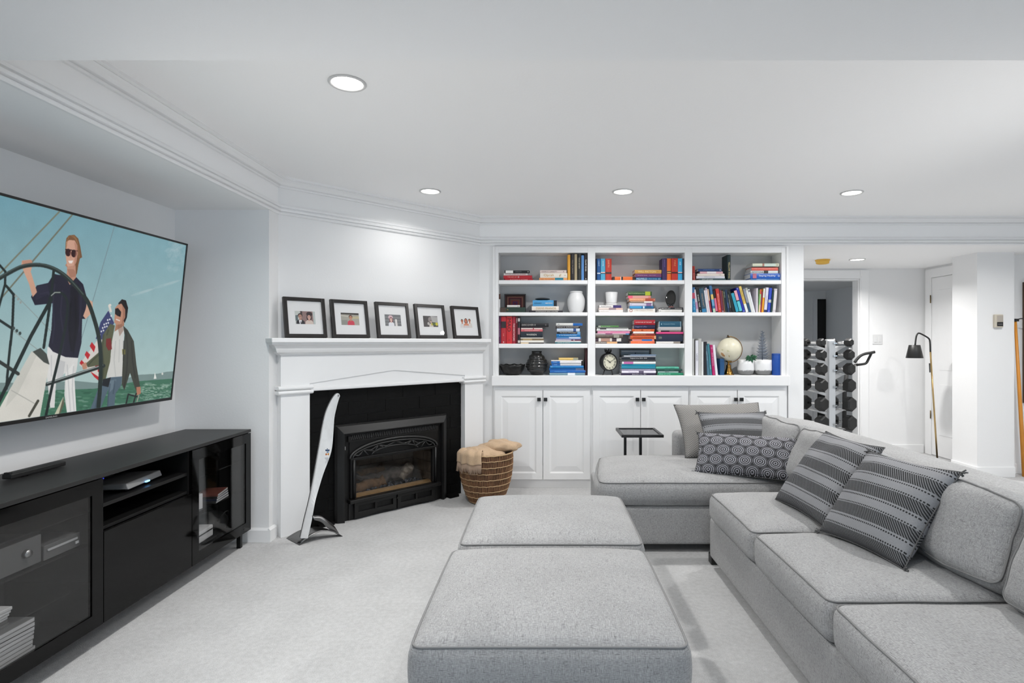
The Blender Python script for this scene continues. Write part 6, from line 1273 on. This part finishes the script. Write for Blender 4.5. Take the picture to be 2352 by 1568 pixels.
for i, (py, r) in enumerate(TIERS):
    zc = dz(py)
    if zc < .1: continue
    for s in (-1, 1):
        cx = -.180 if s < 0 else .106; zz = zc-r*.40-.012
        # saddle: slanted plate from the column to the cup
        MB().prism([(s*.03, zc-.10), (s*.042, zc-.10), (cx+s*.045, zz-.004), (cx-s*.05, zz-.004), (s*.03, zz-.03)], .022, .046, 'y').build('arm', M_RACK, rk, bevel=.002)
        MB().box(cx-.03, cx+.03, -.035, .105, zz-.004, zz).build('cradle', M_RACK, rk)
        MB().box(.004, .040 if s > 0 else .041, -.03, .018, zc-.006, zc+.006).build('bracket', M_CHR, rk) if s > 0 else None
        dl = '%s black hex dumbbell on the %s tier of the rack' % ('left' if s < 0 else 'right', TN[i])
        hr = r*.93; ang = math.radians(25)
        M = Matrix.Translation((rk.location.x+cx, DY+.035, zz+.0008+hr*math.cos(math.pi/6)+.0)) @ Matrix.Rotation(ang, 4, 'Z') @ Matrix.Rotation(math.pi/2, 4, 'X')
        t = thing('dumbbell', dl, 'dumbbell', M=M, group='dumbbells on the rack')
        I = Matrix.Rotation(math.pi/6*0, 4, 'Z'); hl = .05+r*.45
        hexhead(.06+hl/2, hr, hl, I).build('head', M_RUB, t); hexhead(-.06-hl/2, hr, hl, I).build('head', M_RUB, t)
        MB().lathe([(.0001, -.0605), (.012, -.0605), (.015, 0), (.012, .0605), (.0001, .0605)], 12).build('handle', M_CHR, t)
        # weight plate mark on the upper face of the front head
        MB().box(-hr*.30, hr*.30, hr*.87, hr*.875, .06+hl*.25, .06+hl*.6).build('weight_mark', mat('mark_white', 200, .5), t)
# ------------------------------------------------------------------ exercise bike seen by its handlebar
M_GRIP = mat('black_foam_grip', 30, .7); BY_ = 6.15
eb = thing('exercise_bike', 'exercise bike handlebar with black grips beside the dumbbell rack', 'exercise bike', (0, 0, 0))
def bw(px, py, y=BY_): return W(px, py, y)
MB().tube(smoothpath([bw(1963, 832), bw(1969, 824), bw(1978, 816), bw(1988, 812), bw(2000, 810), bw(2009, 808)], 5), .0150, 12).build('grip', M_GRIP, eb)
MB().tube(smoothpath([bw(1966, 838, BY_+.02), bw(1982, 836, BY_+.02), bw(1990, 833, BY_+.02), bw(1996, 822, BY_+.02), bw(2001, 812, BY_+.01)], 5), .0130, 12).build('grip', M_GRIP, eb)
MB().tube([bw(1948, 845), bw(1957, 842), bw(1965, 838)], .014, 12).build('stem', M_CHR, eb)
MB().tube([bw(1946, 846), bw(1940, 900), Vector((bw(1938, 1).x, BY_, .06))], .022, 12).build('post', M_GRIP, eb)
MB().tube([bw(1948, 801, BY_+.1), bw(1958, 801, BY_+.1)], .010, 8).build('saddle_clamp', M_CHR, eb)
MB().tube([Vector((bw(1938, 1).x, BY_-.22, .03)), Vector((bw(1938, 1).x, BY_+.22, .03))], .03, 10).build('foot_bar', M_GRIP, eb)
# ------------------------------------------------------------------ floor lamp
M_LAMPB = mat('lamp_black', 26, .45); M_LBR = mat('lamp_brass', (196, 168, 118), .28, 1)
LY = 6.05
lp = thing('floor_lamp', 'brass pole floor lamp with a black gooseneck and cone shade', 'floor lamp', (0, 0, 0))
ptop = W(2137, 808, LY); pbot = W(2153, 1062, LY); pbot.z = .02
MB().tube([pbot, ptop], .0085, 12).build('pole', M_LBR, lp)
MB().tube(smoothpath([ptop, W(2136, 785, LY), W(2133, 777, LY), W(2124, 771, LY), W(2113, 765.5, LY), W(2108, 766, LY), W(2104.5, 773, LY), W(2102, 792, LY)], 6), .0082, 12).build('neck', M_LAMPB, lp)
sc_ = W(2100.5, 822, LY); ht = 30*LY/FPX
MB().lathe([(.0105, ht), (.052, ht), (.054, ht-.002), (.082, .001), (.081, 0), (.079, .001), (.051, ht-.004), (.0105, ht-.004)], 32, sc_).build('shade', M_LAMPB, lp)
MB().sphere(sc_+Vector((0, 0, .06)), .028, 14, 10).build('bulb', mat('bulb_glass', 236, .3), lp); MB().lathe([(.0001, .085), (.014, .085), (.014, ht-.004), (.0001, ht-.004)], 12, sc_).build('socket', M_LAMPB, lp)
MB().tube([W(2135, 834, LY-.012), W(2136, 855, LY-.012)], .006, 8).build('switch', M_LAMPB, lp)
MB().lathe([(.0001, 0), (.13, 0), (.13, .014), (.02, .020), (.0001, .020)], 36, (pbot.x, LY, 0)).build('base', M_LAMPB, lp)
# ------------------------------------------------------------------ wooden pole and framed picture at the right edge
M_POLE = mat('orange_wood', (214, 142, 52), .4, vary=(6, .1)); PY = 5.42
po_ = thing('wooden_pole', 'long orange wooden pole with a black hook leaning beside the column', 'pole', (0, 0, 0))
p0 = W(2332, 738, PY); p1 = W(2353, 1075, PY); p1.z = .002
MB().tube([p1, p1.lerp(p0, .5), p0], [.019, .016, .012], 12).build('shaft', M_POLE, po_); MB().box(p0.x-.016, p0.x+.022, PY-.018, PY+.018, p0.z, p0.z+.026).build('ferrule', M_KNOB, po_)
MB().tube(smoothpath([(p0.x+.01, PY, p0.z+.016), (p0.x+.06, PY, p0.z+.028), (p0.x+.11, PY, p0.z+.020)], 4), .005, 8).build('hook', M_KNOB, po_)
q0 = W(2348, 648, 5.549); q1 = W(2348, 925, 5.549)
fm = thing('wall_frame', 'dark brown wooden frame on the wall at the right edge', 'picture frame', (q0.x, 5.5495, q1.z)); h_ = q0.z-q1.z
f = MB()
for r in ((0, .07, 0, h_), (.63, .70, 0, h_), (.07, .63, 0, .07), (.07, .63, h_-.07, h_)): f.box(r[0], r[1], -.045, 0, r[2], r[3])
f.build('frame', mat('walnut_frame', (74, 50, 30), .45, vary=(12, .25)), fm, bevel=.004); MB().box(.07, .63, -.02, -.005, .07, h_-.07).build('picture', mat('frame_print', 170, .6, vary=(4, .2)), fm)
bpy.data.objects.remove(_fo); bpy.data.curves.remove(_font)
bpy.context.view_layer.update()
